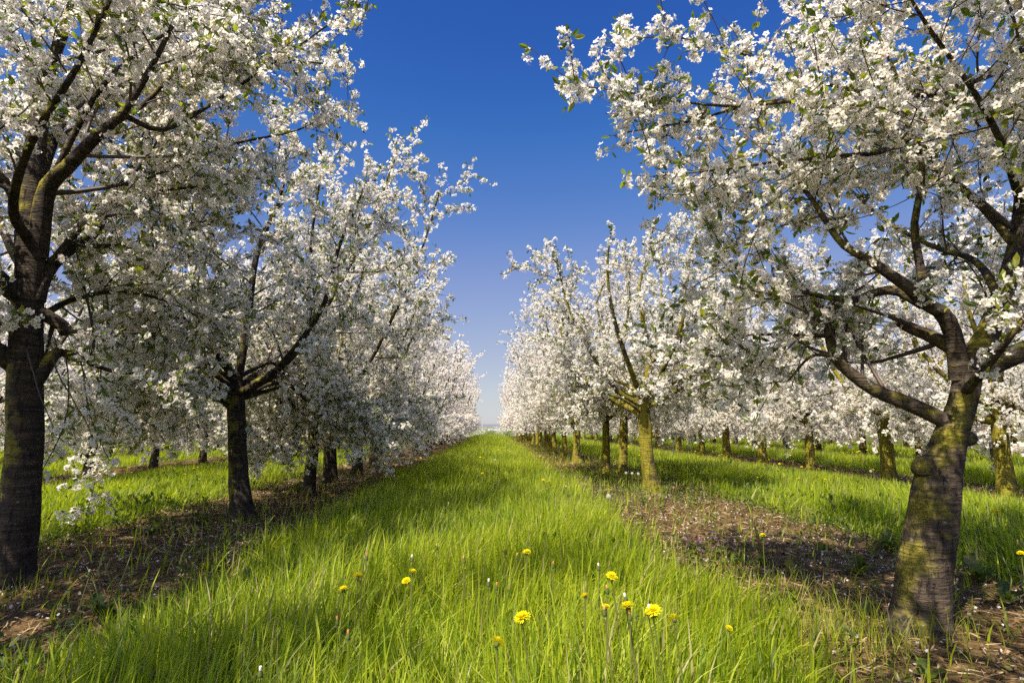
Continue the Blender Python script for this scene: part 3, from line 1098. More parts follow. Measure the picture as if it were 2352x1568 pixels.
right_px = [(1497, 1128), (1430, 1097), (1392, 1088), (1324, 1062), (1298, 1050), (1274, 1042)]
R_LABEL = ['cherry tree with fully sunlit ochre trunk and open forked crown at the soil edge',
           'cherry tree with dark dappled trunk just left of the sunlit ochre one',
           'cherry tree whose trunk is sunlit below and shaded above, third in the sunlit row',
           'cherry tree with stout pale lower trunk, fourth in the sunlit row',
           'cherry tree with slim trunk beyond the stout pale one in the sunlit row',
           'sixth cherry tree down the sunlit row, its trunk short and shaded']
near_right = []
for k, (px, py) in enumerate(right_px):
    p = at_z(px, py, 0)
    if k < len(right_specs):
        sd, lod = right_specs[k]
        T = row_tree(sd, lod, 'mossy_bark', height=(4.2, 4.1, 3.9, 3.9)[k], reach=(1.35, 1.3, 1.25, 1.25)[k], lead=.86, rise=(.48, .88),
                     fork=(1.15, 1.1, 1.05, 1.0)[k], r=(.092, .075, .07, .085)[k], droop=.03, low_z=(.10, .5), clip=sun_gap((1.15, .35, .7, .7)[k]), lean=((-.08, 0), (.05, 0), (.03, .03), (0, 0))[k])
        o = place_tree(T, (p[0], p[1], 0), R_LABEL[k], GROUP_R)
        near_right.append(o)
    else:
        place_tree(near_right[2], (p[0], p[1], 0), R_LABEL[k], GROUP_R, rz=1.7)
    last_ry = p[1]

far_l = [row_tree(70 + k, 2, 'bark', height=4.1, reach=1.35, fork=.95, r=.085, droop=.06, sec=7, low_z=(-.42, .2)) for k in range(2)]
far_r = [row_tree(80 + k, 2, 'mossy_bark', height=3.85, reach=1.15, fork=1.0, r=.085, droop=.04, sec=7, low_z=(-.05, .35)) for k in range(2)]
mid_l = [row_tree(90 + k, 1, 'bark', height=3.9, reach=1.3, fork=1.0, r=.075, droop=.07, sec=8) for k in range(2)]
mid_r = [row_tree(95 + k, 1, 'mossy_bark', height=3.9, reach=1.25, fork=1.05, r=.095, droop=.05, sec=9, low_z=(-.15, .25)) for k in range(2)]
small = [row_tree(100 + k, 3, 'bark', height=3.9, reach=1.3, fork=.95, r=.085, droop=.06, sec=6) for k in range(2)]


def use(pool, k, loc, label, group, rng):
    i = k % len(pool)
    o = place_tree(pool[i], loc, label, group, rng.uniform(0, 6.28), rng.uniform(.92, 1.06))
    if isinstance(pool[i], Tree):
        pool[i] = o
    return o


pool = list(far_l)
y = last_y + 2.2
k = 0
while y < 44:
    use(pool, k, (ROW_X0 + rngL.normal(0, .06), y, float(crest(np.array(y)))), 'cherry tree far down the shaded row, merging into one wall of blossom', GROUP_L, rngL)
    y += 2.15 + rngL.normal(0, .08)
    k += 1
pool = list(far_r)
y = last_ry + 1.9
k = 0
while y < 44:
    use(pool, k, (RX + rngL.normal(0, .06), y, float(crest(np.array(y)))), 'cherry tree far down the sunlit row, merging with its neighbours into one bank of blossom', GROUP_R, rngL)
    y += 2.0 + rngL.normal(0, .08)
    k += 1

# second rows on both sides: the few whose trunks show, then the rest
G2L = 'cherry trees of the row behind the shaded row'
G2R = 'cherry trees of the row behind the sunlit row'
pool = list(mid_l)
pool2 = list(small)
second_l = [(7.0, None), (9.3, 'cherry tree in tall grass, seen between the edge trunk and the slanting trunk'),
            (11.6, 'slim cherry tree in lit grass, midway between the edge trunk and the slanting trunk'),
            (13.9, 'cherry tree with short dark trunk in lit grass, just left of the slanting trunk')]
y = 7.75
k = 0
far2l = None
while y < 42:
    x = ROW_X0 - ROW_GAP + rngL.normal(0, .08)
    lab = second_l[k][1] if k < len(second_l) and second_l[k][1] else 'cherry tree of the second row behind the shaded row, mostly hidden by nearer blossom'
    o = use(pool, k, (x, y, 0), lab, G2L, rngL)
    y += 1.98 + rngL.normal(0, .06)
    k += 1
pool = list(mid_r)
second_r = {0: 'cherry tree with yellowish trunk in grass at the far right, behind the leaning trunk',
            1: 'cherry tree with dark trunk in grass just left of the leaning mossy trunk',
            2: 'cherry tree with mossy trunk in the shaded grass, second trunk left of the leaning one',
            3: 'cherry tree with dark brown trunk in the meadow, third trunk left of the leaning one',
            4: 'cherry tree with dark short trunk midway between the ochre and the leaning trunks'}
ys = [6.85]
y = ys[0]
k = 0
while y < 42:
    x = RX + ROW_GAP + rngL.normal(0, .08)
    lab = second_r.get(k, 'cherry tree of the second row behind the sunlit row, mostly hidden by nearer blossom')
    use(pool, k, (x, y, 0), lab, G2R, rngL)
    y += 2.12 + rngL.normal(0, .06)
    k += 1
pool = list(small)
for side, grp in ((-1, 'cherry trees deep in the orchard behind the shaded row'), (1, 'cherry trees deep in the orchard behind the sunlit row')):
    for j in (2, 3):
        y = 9.5 + 4.2 * (j - 2)
        k = 0
        while y < 43:
            x = (ROW_X0 if side < 0 else RX) + side * ROW_GAP * j + rngL.normal(0, .08)
            lab = ('cherry tree deep in the orchard behind the shaded row, only specks of it showing through' if side < 0 else
                   'cherry tree deep in the orchard behind the sunlit row, only specks of it showing through')
            use(pool, k, (x, y, 0), lab, grp, rngL)
            y += 2.2 + rngL.normal(0, .08)
            k += 1

# trees beyond the crest at the end of the alley
for (px, py, Y, lab) in ((1102, 978, 75, 'round white blossoming tree beyond the end of the alley, left of two'),
                         (1148, 976, 72, 'round white blossoming tree beyond the end of the alley, right of two'),
                         (1070, 988, 64, 'low white blossoming tree peeping out past the end of the shaded row'),
                         (1182, 984, 66, 'low white blossoming tree peeping out past the end of the sunlit row')):
    p = at_y(px, py, Y)
    z = float(crest(np.array(float(Y))))
    sc = (p[2] - z) / 3.9
    o = place_tree(pool[0], (p[0], Y, z), lab, 'blossoming trees beyond the end of the alley', rngL.uniform(0, 6), sc)
for (px, py, Y, lab) in ((1126, 987, 118, 'small green bush between the two far blossoming trees'),
                         (1170, 988, 118, 'green bush beyond the far blossoming trees, beside the sunlit row')):
    p = at_y(px, py, Y)
    z = float(crest(np.array(float(Y))))
    h = p[2] - z
    r = np.random.default_rng(int(px))
    root = empty('green_bush', (p[0], Y, z))
    mb = MB()
    q = np.array([[0, 0, -.1], [.1, 0, h * .4], [0, .1, h * .8]])
    tube(mb, q, [.18, .12, .04], 6)
    mb.build('trunk', ['bark'], root)
    mb = MB()
    n = 2600
    d = nrm(r.normal(size=(n, 3)))
    c = d * (r.uniform(.2, 1, (n, 1)) ** .5) * np.array([1.7, 1.7, h * .45]) * (1 + .15 * np.sin(d[:, :1] * 5)) + np.array([0, 0, h * .56])
    add_leaves(mb, c, d + r.normal(0, .6, (n, 3)), r.uniform(.12, .25, n), r, 0, 1)
    mb.build('crown', ['weed_leaf'], root)
    tag(root, lab, 'bush', 'green bushes beyond the end of the alley')
# low pale buildings in the valley
def shed(px, py, Y, w, lab):
    p = at_y(px, py, Y)
    z = float(crest(np.array(float(Y))))
    h = p[2] - z
    root = empty('pale_building', (p[0], Y, z))
    mb = MB()
    x, d = w / 2, w * .3
    V = [(-x, -d, 0), (x, -d, 0), (x, d, 0), (-x, d, 0), (-x, -d, h * .8), (x, -d, h * .8), (x, d, h * .8), (-x, d, h * .8)]
    mb.add(V, [(0, 1, 5, 4), (1, 2, 6, 5), (2, 3, 7, 6), (3, 0, 4, 7)])
    mb.build('wall', ['pale_wall'], root)
    mb = MB()
    e = w * .02
    V = [(-x - e, -d - e, h * .802), (x + e, -d - e, h * .802), (x + e, 0, h), (-x - e, 0, h), (x + e, d + e, h * .802), (-x - e, d + e, h * .802)]
    mb.add(V, [(0, 1, 2, 3), (3, 2, 4, 5)])
    mb.add(V, [(0, 3, 5), (1, 4, 2)])
    mb.build('roof', ['pale_wall'], root)
    tag(root, lab, 'building', 'pale buildings in the far valley')


shed(1134, 984, 900, 18, 'long pale building in the far valley, behind the gap of the two blossoming trees')
shed(1160, 983, 900, 10, 'pale building in the far valley, nearer the sunlit row')

# ------------------------------------------------------------------ grass
def row_dist(x):
    u = np.mod(x - ROW_X0 + ROW_GAP * .5 + ROW_GAP * 20, ROW_GAP)
    return np.abs(u - ROW_GAP * .5)


def wob(x, y):
    return (np.sin(x * 1.9 + 1.7 * np.sin(y * .83)) + np.sin(y * 2.6 + x * 1.2 + .5) + np.sin(x * 4.3 - y * 3.1)) / 3


def blades(mb, x, y, z, h, w, az, lean, bend, segs, rng, rnd, mat=0):
    n = len(x)
    base = np.stack([x, y, z], -1)
    fa = rng.uniform(0, np.pi, n)
    side = np.stack([np.cos(fa), np.sin(fa), np.zeros(n)], -1)
    ld = np.stack([np.cos(az), np.sin(az), np.zeros(n)], -1)
    up = np.array([0, 0, 1.0])
    lv = []
    for k in range(segs + 1):
        t = k / segs
        hor = (lean * t + bend * t ** 2.4)
        c = base + ld * (h * hor)[:, None] + up * (h * (t - .38 * bend * t ** 3))[:, None]
        ww = (w * (1 - t ** 1.7) * (.75 + .25 * min(1, t * 4)) + w * .04)[:, None]
        lv += [c - side * ww * .5, c + side * ww * .5]
    V = np.stack(lv, 1).reshape(-1, 3)
    m = 2 * (segs + 1)
    b = np.arange(n)[:, None, None] * m
    k = np.arange(segs)[None, :, None] * 2
    F = (b + k + np.array([0, 1, 3, 2])[None, None, :]).reshape(-1, 4)
    mb.add(V, F, mat, np.repeat(rnd, m))


def sow(rng, y0, y1, dens, xlim):
    # points across the visible cone between two distances
    yy = np.sqrt(rng.uniform(0, 1, int(dens * (y1 - y0) * 1.95 * (y0 + y1) * .5)) * (y1 ** 2 - y0 ** 2) + y0 ** 2)
    xx = rng.uniform(-1, 1, len(yy)) * (yy * .97 + .25)
    k = np.abs(xx) < xlim
    return xx[k], yy[k]


rng = np.random.default_rng(77)
meadow = MB()
bands = [(.95, 2.0, 4800, .0090, 5), (2.0, 3.4, 3700, .0092, 4), (3.4, 6.0, 2600, .0100, 3), (6.0, 11.0, 1400, .0120, 3),
         (11.0, 22.0, 420, .0145, 2), (22.0, 48.0, 110, .028, 2)]
for y0, y1, dens, w, segs in bands:
    x, yy = sow(rng, y0, y1, dens, 17)
    rd = row_dist(x)
    edge = .91 + .17 * wob(x * 1.7, yy * 1.3) + rng.normal(0, .10, len(x))
    right_weedy = (x > .9) & (x < 2.95) & (yy > 7.5)
    p = np.where(rd > edge, 1.0, np.where(right_weedy, .16, .022))
    p = np.where((rd > edge) & (rd < edge + .22), .62, p)
    k = rng.uniform(0, 1, len(x)) < p
    x, yy, rd, edge = x[k], yy[k], rd[k], edge[k]
    lush = np.clip((rd - edge) / .5, -.3, 1)
    wv = wob(x, yy)
    h = (.19 + .10 * lush + .040 * wv) * rng.uniform(.55, 1.25, len(x))
    h = np.where(rng.uniform(0, 1, len(x)) < .03, h * 1.25, h) * .90
    h = np.where(np.abs(x) > 2.9, h * .78, h)
    az = 2.6 * wob(x * .8 + 4, yy * .7) + rng.normal(0, 1.1, len(x))
    tone = np.clip(.48 + .20 * wv + rng.normal(0, .28, len(x)), 0, .9)
    dry = rng.uniform(0, 1, len(x)) < np.where(lush < .25, .16, .06)
    tone = np.where(dry, rng.uniform(.93, 1, len(x)), tone)
    blades(meadow, x, yy, ground_z(x, yy) - .01, h, w * rng.uniform(.6, 1.35, len(x)), az, rng.uniform(0, .28, len(x)),
           rng.uniform(.0, .85, len(x)) ** 2.2, segs, rng, tone)
# short thatch between the blades
for y0, y1, dens, w in [(1.0, 3.4, 3500, .004), (3.4, 8.0, 1200, .007)]:
    x, yy = sow(rng, y0, y1, dens, 9)
    rd = row_dist(x)
    k = rd > .95 + rng.normal(0, .12, len(x))
    x, yy = x[k], yy[k]
    blades(meadow, x, yy, ground_z(x, yy) - .01, rng.uniform(.05, .14, len(x)), w * rng.uniform(.7, 1.3, len(x)), rng.uniform(0, 6.28, len(x)),
           rng.uniform(0, .8, len(x)), rng.uniform(0, .8, len(x)), 2, rng, np.clip(rng.normal(.35, .2, len(x)), 0, .9))
# thin seed-grass patches at the soil's edge on the right
for (px, py, sp, n, hh) in ((1905, 1465, .13, 420, .20), (1780, 1380, .16, 260, .14), (2020, 1470, .14, 180, .15), (1690, 1330, .2, 300, .14),
                            (1970, 1540, .2, 200, .10), (1450, 1150, .25, 300, .16), (390, 1400, .15, 160, .14), (300, 1530, .2, 240, .12),
                            (2085, 1445, .10, 130, .12), (2190, 1450, .09, 110, .10), (2010, 1500, .1, 90, .09), (560, 1205, .13, 130, .11), (40, 1370, .10, 90, .11),
                            (1500, 1135, .13, 170, .15), (1440, 1105, .2, 200, .16), (1390, 1095, .2, 200, .16), (1620, 1480, .12, 150, .13), (1750, 1500, .12, 160, .11)):
    n = int(n * .65)
    c = at_z(px, py, 0)
    x, yy = c[0] + rng.normal(0, sp, n), c[1] + rng.normal(0, sp, n)
    blades(meadow, x, yy, ground_z(x, yy) - .01, hh * rng.uniform(.5, 1.2, n), np.full(n, .0026), rng.uniform(0, 6.28, n), rng.uniform(0, .35, n),
           rng.uniform(0, .4, n), 3, rng, np.clip(rng.normal(.84, .10, n), 0, 1))
tag(meadow.build('meadow_grass', ['grass']), 'tall bright green grass filling the alley and the meadows between the tree rows', 'grass', kind='stuff')

# straw and dead leaves on the bare soil
mb = MB()
for y0, y1, dens, w in [(1.2, 4.5, 1500, .0030), (4.5, 9.0, 500, .005), (9, 16, 100, .010)]:
    x, yy = sow(rng, y0, y1, dens, 8)
    k = row_dist(x) < 1.0 + rng.normal(0, .1, len(x))
    x, yy = x[k], yy[k]
    n = len(x)
    a = rng.uniform(0, 6.28, n)
    L = rng.uniform(.008, .045, n) * (w / .003) ** .5
    z = ground_z(x, yy) + rng.uniform(.003, .022, n)
    c = np.stack([x, yy, z], -1)
    d = np.stack([np.cos(a), np.sin(a), rng.normal(0, .22, n)], -1) * L[:, None]
    s = np.stack([-np.sin(a), np.cos(a), rng.normal(0, .4, n)], -1) * (w * rng.uniform(.5, 1.8, n))[:, None]
    bow = np.array([0, 0, 1.0]) * (L * rng.uniform(-.1, .25, n))[:, None]
    V = np.stack([c - d - s * .5, c - d + s * .5, c + bow + s * .7, c + d + s * .2, c + d - s * .2, c + bow - s * .7], 1).reshape(-1, 3)
    b = np.arange(n)[:, None] * 6
    mb.add(V, np.concatenate([b + np.array([0, 1, 2, 5]), b + np.array([5, 2, 3, 4])]), 0, np.repeat(rng.uniform(0, 1, n), 6))
tag(mb.build('straw_litter', ['litter']), 'dry straw and dead stalks scattered over the bare soil strips', 'litter', kind='stuff')

mb = MB()
x, yy = sow(rng, 1.2, 10.0, 150, 7)
k = rng.uniform(0, 1, len(x)) < np.where(row_dist(x) < 1.1, 1, .25)
x, yy = x[k], yy[k]
n = len(x)
c = np.stack([x, yy, ground_z(x, yy) + rng.uniform(.008, .03, n)], -1)
nr = nrm(rng.normal(0, .5, (n, 3)) + np.array([0, 0, 1]))
u, v = frames(nr, rng)
s = rng.uniform(.005, .010, n)[:, None]
V = np.stack([c - u * s, c + v * s * .8, c + u * s, c - v * s * .8], 1).reshape(-1, 3)
mb.add(V, np.arange(n * 4).reshape(-1, 4), 0, np.repeat(rng.uniform(0, 1, n), 4))
tag(mb.build('fallen_petals', ['petal']), 'white petals fallen on the soil and grass under the trees', 'petals', kind='stuff')

# clods and crumbs of earth
mb = MB()
x, yy = sow(rng, 1.2, 7.0, 420, 6)
k = row_dist(x) < .95 + rng.normal(0, .1, len(x))
x, yy = x[k], yy[k]
n = len(x)
s_ = rng.uniform(.004, .016, n) * rng.uniform(.5, 1.2, n)
c = np.stack([x, yy, ground_z(x, yy) + s_ * .2], -1)
oc = np.array([[1, 0, 0], [0, 1, 0], [-1, 0, 0], [0, -1, 0], [.1, .1, .8]], float)
V = (c[:, None, :] + (oc[None] + rng.normal(0, .28, (n, 5, 3))) * s_[:, None, None]).reshape(-1, 3)
b = np.arange(n)[:, None] * 5
mb.add(V, np.concatenate([b + np.array([0, 1, 4]), b + np.array([1, 2, 4]), b + np.array([2, 3, 4]), b + np.array([3, 0, 4])]), 0, np.repeat(rng.uniform(0, .62, n), 5))
tag(mb.build('soil_clods', ['litter']), 'brown crumbs and clods of earth on the bare soil strips', 'soil', kind='stuff')

# low broad weeds creeping over the soil edges
mb = MB()
x, yy = sow(rng, 1.3, 11.0, 210, 6)
rd = row_dist(x)
pr = np.where(rd < .55, .05, np.where(rd < 1.15, .45, .10))
pr = np.where((x > 1) & (x < 2.9) & (yy > 6.0), .5, pr)
k = rng.uniform(0, 1, len(x)) < pr
x, yy = x[k], yy[k]
n = len(x)
for j in range(6):
    a = rng.uniform(0, 6.28, n)
    d = np.stack([np.cos(a), np.sin(a), rng.uniform(.1, 1.4, n)], -1)
    c = np.stack([x + rng.normal(0, .02, n), yy + rng.normal(0, .02, n), ground_z(x, yy) + rng.uniform(0, .10, n)], -1)
    add_leaves(mb, c, d, rng.uniform(.014, .042, n), rng, 0, 0)
x, yy = sow(rng, 1.5, 12.0, 55, 6)
k = (row_dist(x) > 1.1) & (wob(x * 1.4 + 3, yy * 1.1) > -.1)
x, yy = x[k], yy[k]
n = len(x)
for j in range(4):
    a = rng.uniform(0, 6.28, n)
    d = np.stack([np.cos(a), np.sin(a), rng.uniform(.5, 2.2, n)], -1)
    c = np.stack([x + rng.normal(0, .015, n), yy + rng.normal(0, .015, n), ground_z(x, yy) + rng.uniform(.04, .13, n)], -1)
    add_leaves(mb, c, d, rng.uniform(.03, .075, n), rng, 0, 0)
tag(mb.build('creeping_weeds', ['weed_leaf']), 'low broad leaved weeds creeping over the edges of the soil strips', 'weeds', kind='stuff')

# ------------------------------------------------------------------ dandelions
def flower_mesh(seed, R=.021):
    r = np.random.default_rng(seed)
    mb = MB()
    for (n, rr, zz, tilt) in ((34, 1.0, .0, .06), (34, .88, .003, .24), (30, .68, .005, .5), (22, .45, .006, .9), (12, .25, .006, 1.3)):
        for k in range(n):
            a = 2 * np.pi * (k + r.uniform(-.3, .3)) / n
            o = np.array([math.cos(a), math.sin(a), 0])
            s = np.array([-math.sin(a), math.cos(a), 0])
            L = R * rr * r.uniform(.85, 1.1)
            t = tilt + r.normal(0, .1)
            d = o * math.cos(t) + np.array([0, 0, math.sin(t)])
            w = R * .062
            b = o * R * .08 + np.array([0, 0, zz])
            V = [b - s * w * .5, b + s * w * .5, b + d * L * .6 + s * w, b + d * L + s * w * .7, b + d * L - s * w * .7, b + d * L * .6 - s * w]
            mb.add(V, [(0, 1, 2, 5), (5, 2, 3, 4)], 0, r.uniform(0, 1))
    return mb.mesh('flower_head', ['yellow'])


def bract_mesh(seed, R=.008):
    r = np.random.default_rng(seed)
    mb = MB()
    tube(mb, [(0, 0, -.016), (0, 0, -.012), (0, 0, -.006), (0, 0, 0)], [.002, R * .85, R, R * .9], 9)
    for k in range(12):
        a = 2 * np.pi * k / 12
        o = np.array([math.cos(a), math.sin(a), 0])
        s = np.array([-math.sin(a), math.cos(a), 0]) * .0016
        b = o * R * .8 + np.array([0, 0, -.011])
        e = b + o * .008 + np.array([0, 0, -.010 + r.normal(0, .003)])
        mb.add([b - s, b + s, e], [(0, 1, 2)], 0, r.uniform(0, 1))
    return mb.mesh('bracts', ['bract'])


def bud_mesh(seed, tip):
    r = np.random.default_rng(seed)
    mb = MB()
    tube(mb, [(0, 0, -.014), (0, 0, -.009), (0, 0, .0), (0, 0, .010), (0, 0, .015)], [.002, .0078, .0085, .0055, .004], 9)
    for k in range(10):
        a = 2 * np.pi * k / 10
        o = np.array([math.cos(a), math.sin(a), 0])
        s = np.array([-math.sin(a), math.cos(a), 0]) * .0018
        b = o * .007 + np.array([0, 0, -.008])
        e = b + o * .007 + np.array([0, 0, -.009 + r.normal(0, .003)])
        mb.add([b - s, b + s, e], [(0, 1, 2)], 0, r.uniform(0, 1))
    m2 = MB()
    tube(m2, [(0, 0, .014), (0, 0, .019), (0, 0, .026)], [.0042, .0050, .0042], 8, rnd=tip)
    return mb.mesh('bud', ['bract']), m2.mesh('bud_tip', ['bud_tip'])


def puff_mesh(seed, R=.021):
    r = np.random.default_rng(seed)
    mb = MB()
    n = 150
    i = np.arange(n) + .5
    ph = np.arccos(1 - 2 * i / n)
    th = np.pi * (1 + 5 ** .5) * i
    d = np.stack([np.cos(th) * np.sin(ph), np.sin(th) * np.sin(ph), np.cos(ph)], -1)
    for k in range(n):
        u, v = frames(d[k:k + 1], r)
        u, v = u[0], v[0]
        e = d[k] * R
        mb.add([d[k] * .003 - u * .00025, d[k] * .003 + u * .00025, e + u * .00025, e - u * .00025], [(0, 1, 2, 3)], 0, .3)
        for q in range(5):
            a = q * 2 * np.pi / 5
            w = u * math.cos(a) + v * math.sin(a)
            w2 = -u * math.sin(a) + v * math.cos(a)
            mb.add([e - w2 * .0004, e + w2 * .0004, e + w * .006 + d[k] * .0015 + w2 * .0004, e + w * .006 + d[k] * .0015 - w2 * .0004], [(0, 1, 2, 3)], 0, r.uniform(0, 1))
    return mb.mesh('seed_puff', ['fluff'])


def stem_mesh(h, seed, red=.4):
    r = np.random.default_rng(seed)
    mb = MB()
    q = smooth_path([(r.normal(0, .02), r.normal(0, .02), -h), (r.normal(0, .012), r.normal(0, .012), -h * .5), (0, 0, -.013)], 7)
    tube(mb, q, np.linspace(.0023, .0018, 7), 6, rnd=red)
    return mb.mesh('stem', ['stem'])


FM = [flower_mesh(1), flower_mesh(2), flower_mesh(3, .024)]
BM = [bract_mesh(4)]
BUD = [bud_mesh(5, .1), bud_mesh(6, .45), bud_mesh(7, 1.0)]
PUFF = puff_mesh(8)
STEM = {}


def stem_for(h, red):
    key = (round(h * 20) / 20, red)
    if key not in STEM:
        STEM[key] = stem_mesh(key[0] + .02, int(key[0] * 1000), red)
    return STEM[key]


drng = np.random.default_rng(9)


def tilt(o, ax, ay, rz):
    o.rotation_euler = (ax, ay, rz)


def dandelion(kind, p, label, group, size=1.0, variant=0, tx=0.0, ty=0.0):
    """p is the head's place; the plant's Empty stands on the ground below"""
    size = size * (.68 if kind == 'flower' else (.72 if kind == 'bud' else .8))
    if kind == 'flower' and p[1] < 4:
        p = p + (np.array([0, 0, CAM_H]) - p) * .05
    gz = float(ground_z(p[0], p[1]))
    root = empty({'flower': 'dandelion', 'bud': 'dandelion_bud', 'puff': 'dandelion_clock'}[kind], (p[0], p[1], gz))
    h = max(.05, p[2] - gz)
    parts = [link('stem', stem_for(h, {'flower': .25, 'bud': .3, 'puff': .3}[kind]), root)]
    if kind == 'flower':
        parts += [link('flower_head', FM[variant % 3], root), link('bracts', BM[0], root)]
    elif kind == 'bud':
        a, b = BUD[variant % 3]
        parts += [link('bud', a, root), link('bud_tip', b, root)]
    else:
        parts += [link('seed_puff', PUFF, root)]
    rz = drng.uniform(0, 6.28)
    for o in parts:
        o.location = (0, 0, h)
        if not o.name.startswith('stem'):
            o.scale = (size, size, size)
            o.rotation_euler = (tx + drng.normal(0, .08), ty + drng.normal(0, .08), rz)
        if o.name.startswith('seed_puff'):
            o.location = (0, 0, h + .002)
    tag(root, label, 'dandelion', group)
    return root


GD = 'dandelions in flower in the alley grass'
for (px, py, z, sz, v, tx, ty, lab) in (
        (1200, 1418, .36, 1.25, 2, .25, 0, 'yellow dandelion in full flower, big and low in the middle of the alley grass'),
        (1210, 1268, .34, 1.15, 0, .02, 0, 'flat yellow dandelion seen edge on, alone in the middle of the grass'),
        (822, 1322, .34, 1.15, 1, .45, .1, 'round yellow dandelion beside a tall orange tipped bud'),
        (788, 1353, .33, 1.1, 0, .3, -.3, 'yellow dandelion half hidden in blades, lowest of those by the shade edge'),
        (948, 1312, .33, .95, 1, .3, .2, 'small yellow dandelion just above another, with a bud at its side'),
        (933, 1334, .33, 1.0, 0, .3, .0, 'small yellow dandelion just below another one'),
        (1143, 1475, .33, 1.1, 2, .9, .3, 'drooping yellow dandelion low in the grass, its petals hanging'),
        (1405, 1323, .37, 1.2, 1, .35, 0, 'yellow dandelion with raised rays standing clear above the grass'),
        (1442, 1393, .37, 1.25, 2, .0, .25, 'yellow dandelion seen from the side behind a grey green bud'),
        (1500, 1403, .38, 1.35, 0, .3, .05, 'largest yellow dandelion, with a white tipped bud before it'),
        (1548, 1420, .36, .9, 1, .1, 1.0, 'small yellow dandelion turned sideways, beside the largest one'),
        (1392, 1394, .34, .9, 0, .3, .2, 'yellow dandelion half sunk in grass beside the one seen from the side'),
        (1343, 1368, .32, .9, 1, .3, -.5, 'small yellow dandelion sunk in the grass by a tall bare stem'),
        (1068, 1306, .30, .55, 1, .3, .3, 'tiny half open yellow dandelion in the middle of the alley grass'),
        (1675, 1443, .25, .8, 0, .4, .3, 'yellow dandelion low at the grass edge by the bare soil'),
        (1858, 1556, .06, .8, 2, .4, .2, 'yellow dandelion flat on the mossy soil at the bottom'),
        (1752, 1229, .27, 1.1, 0, .08, 0, 'yellow dandelion standing on the bare soil beside the purple flowers'),
        (2345, 1270, .33, .9, 1, .0, .2, 'yellow dandelion on a tall stem in shaded grass behind the leaning trunk'),
        (2290, 1176, .33, 1.2, 2, .3, 0, 'yellow dandelion by the foot of the far yellowish trunk')):
    dandelion('flower', at_z(px, py, z), lab, GD, sz, v, tx, ty)
GB = 'closed dandelion heads in the alley grass'
for (px, py, z, v, lab) in (
        (842, 1282, .38, 0, 'closed dandelion head with orange tip, tallest by the shade edge'),
        (947, 1285, .36, 2, 'closed dandelion head with whitish tip above the two small flowers'),
        (1003, 1258, .34, 1, 'closed brown dandelion head at the edge of the shade'),
        (1066, 1288, .36, 1, 'grey green closed dandelion head on a long reddish stem'),
        (1161, 1268, .34, 0, 'closed dandelion head with orange tip, left of the edge on flower'),
        (1187, 1280, .33, 1, 'closed dandelion head right beside the edge on flower'),
        (1122, 1342, .34, 2, 'closed dandelion head with white tip in the middle of the grass'),
        (1140, 1350, .32, 0, 'closed dandelion head with orange tip beside a white tipped one'),
        (1395, 1358, .37, 1, 'dark closed dandelion head just under the raised flower'),
        (1437, 1378, .40, 2, 'grey green closed dandelion head before the side on flower'),
        (1388, 1408, .38, 1, 'closed dandelion head with brown tip left of the largest flower'),
        (1447, 1418, .37, 0, 'closed dandelion head with pale orange tip below the side on flower'),
        (1490, 1405, .40, 2, 'white tipped closed dandelion head before the largest flower'),
        (1375, 1305, .36, 2, 'tiny white closed dandelion head on a tall bare yellowish stem'),
        (1270, 1300, .33, 0, 'closed orange dandelion head under the flat flower'),
        (775, 1430, .30, 0, 'closed orange dandelion head low at the grass edge, upper of two'),
        (800, 1462, .28, 0, 'bent closed orange dandelion head low in the grass, lower of two'),
        (2338, 1248, .30, 0, 'closed dandelion head behind the leaning trunk'),
        (598, 1548, .28, 2, 'white closed dandelion head at the bottom edge of the grass'),
        (205, 1318, .26, 2, 'pale closed dandelion head over the shaded soil by the thick dark trunk'),
        (1030, 1160, .36, 1, 'closed dandelion head at the dark shade boundary, further up the alley'),
        (1300, 1120, .38, 2, 'pale closed dandelion head on a tall stem up the alley')):
    dandelion('bud', at_z(px, py, z), lab, GB, 1.0, v)
GP = 'dandelion clocks'
for (px, py, z, lab) in ((1398, 1140, .30, 'big white dandelion clock before the ochre trunk'),
                         (2000, 1082, .36, 'white dandelion clock standing over the meadow near the leaning trunk'),
                         (1438, 1086, .36, 'small white dandelion clock, first of three by the ochre trunk'),
                         (1452, 1087, .36, 'small white dandelion clock, middle one of three by the ochre trunk'),
                         (1466, 1088, .36, 'small white dandelion clock closest to the ochre trunk'),
                         (1137, 1056, .30, 'faint dandelion clock up the alley, lowest of the far ones'),
                         (1172, 1036, .30, 'faint dandelion clock up the alley, right of the far flowers'),
                         (1168, 1018, .30, 'faint dandelion clock highest up the alley')):
    dandelion('puff', at_z(px, py, z), lab, GP, 1.0 if py > 1100 else .75)
FAR = {'alley': ('small yellow dandelion far up the grass alley', 'far dandelions in the alley'),
       'lit': ('small yellow dandelion in the meadow behind the sunlit row', 'far dandelions in the meadow behind the sunlit row'),
       'dark': ('small yellow dandelion in the meadow behind the shaded row', 'far dandelions in the meadow behind the shaded row')}
spots = []
for px, py in ((1103, 1050), (1112, 1052), (1118, 1084), (1132, 1085), (1108, 1087), (1145, 1033), (1114, 1031), (1184, 1016), (1240, 1049), (1250, 1050),
               (1232, 1054), (1255, 1063), (1262, 1105), (1248, 1102), (1268, 1062), (1301, 1076), (1290, 1080), (1096, 1015), (1102, 1017), (1136, 1018), (1142, 1027), (1180, 1024)):
    spots.append(('alley', at_z(px, py, .30)))
for k in range(16):
    yy = drng.uniform(13, 40)
    spots.append(('alley', np.array([drng.uniform(-.8, 1.0), yy, .30])))
for k in range(46):
    yy = drng.uniform(5.2, 19)
    spots.append(('lit', np.array([drng.uniform(3.0, 5.3), yy, drng.uniform(.18, .27)])))
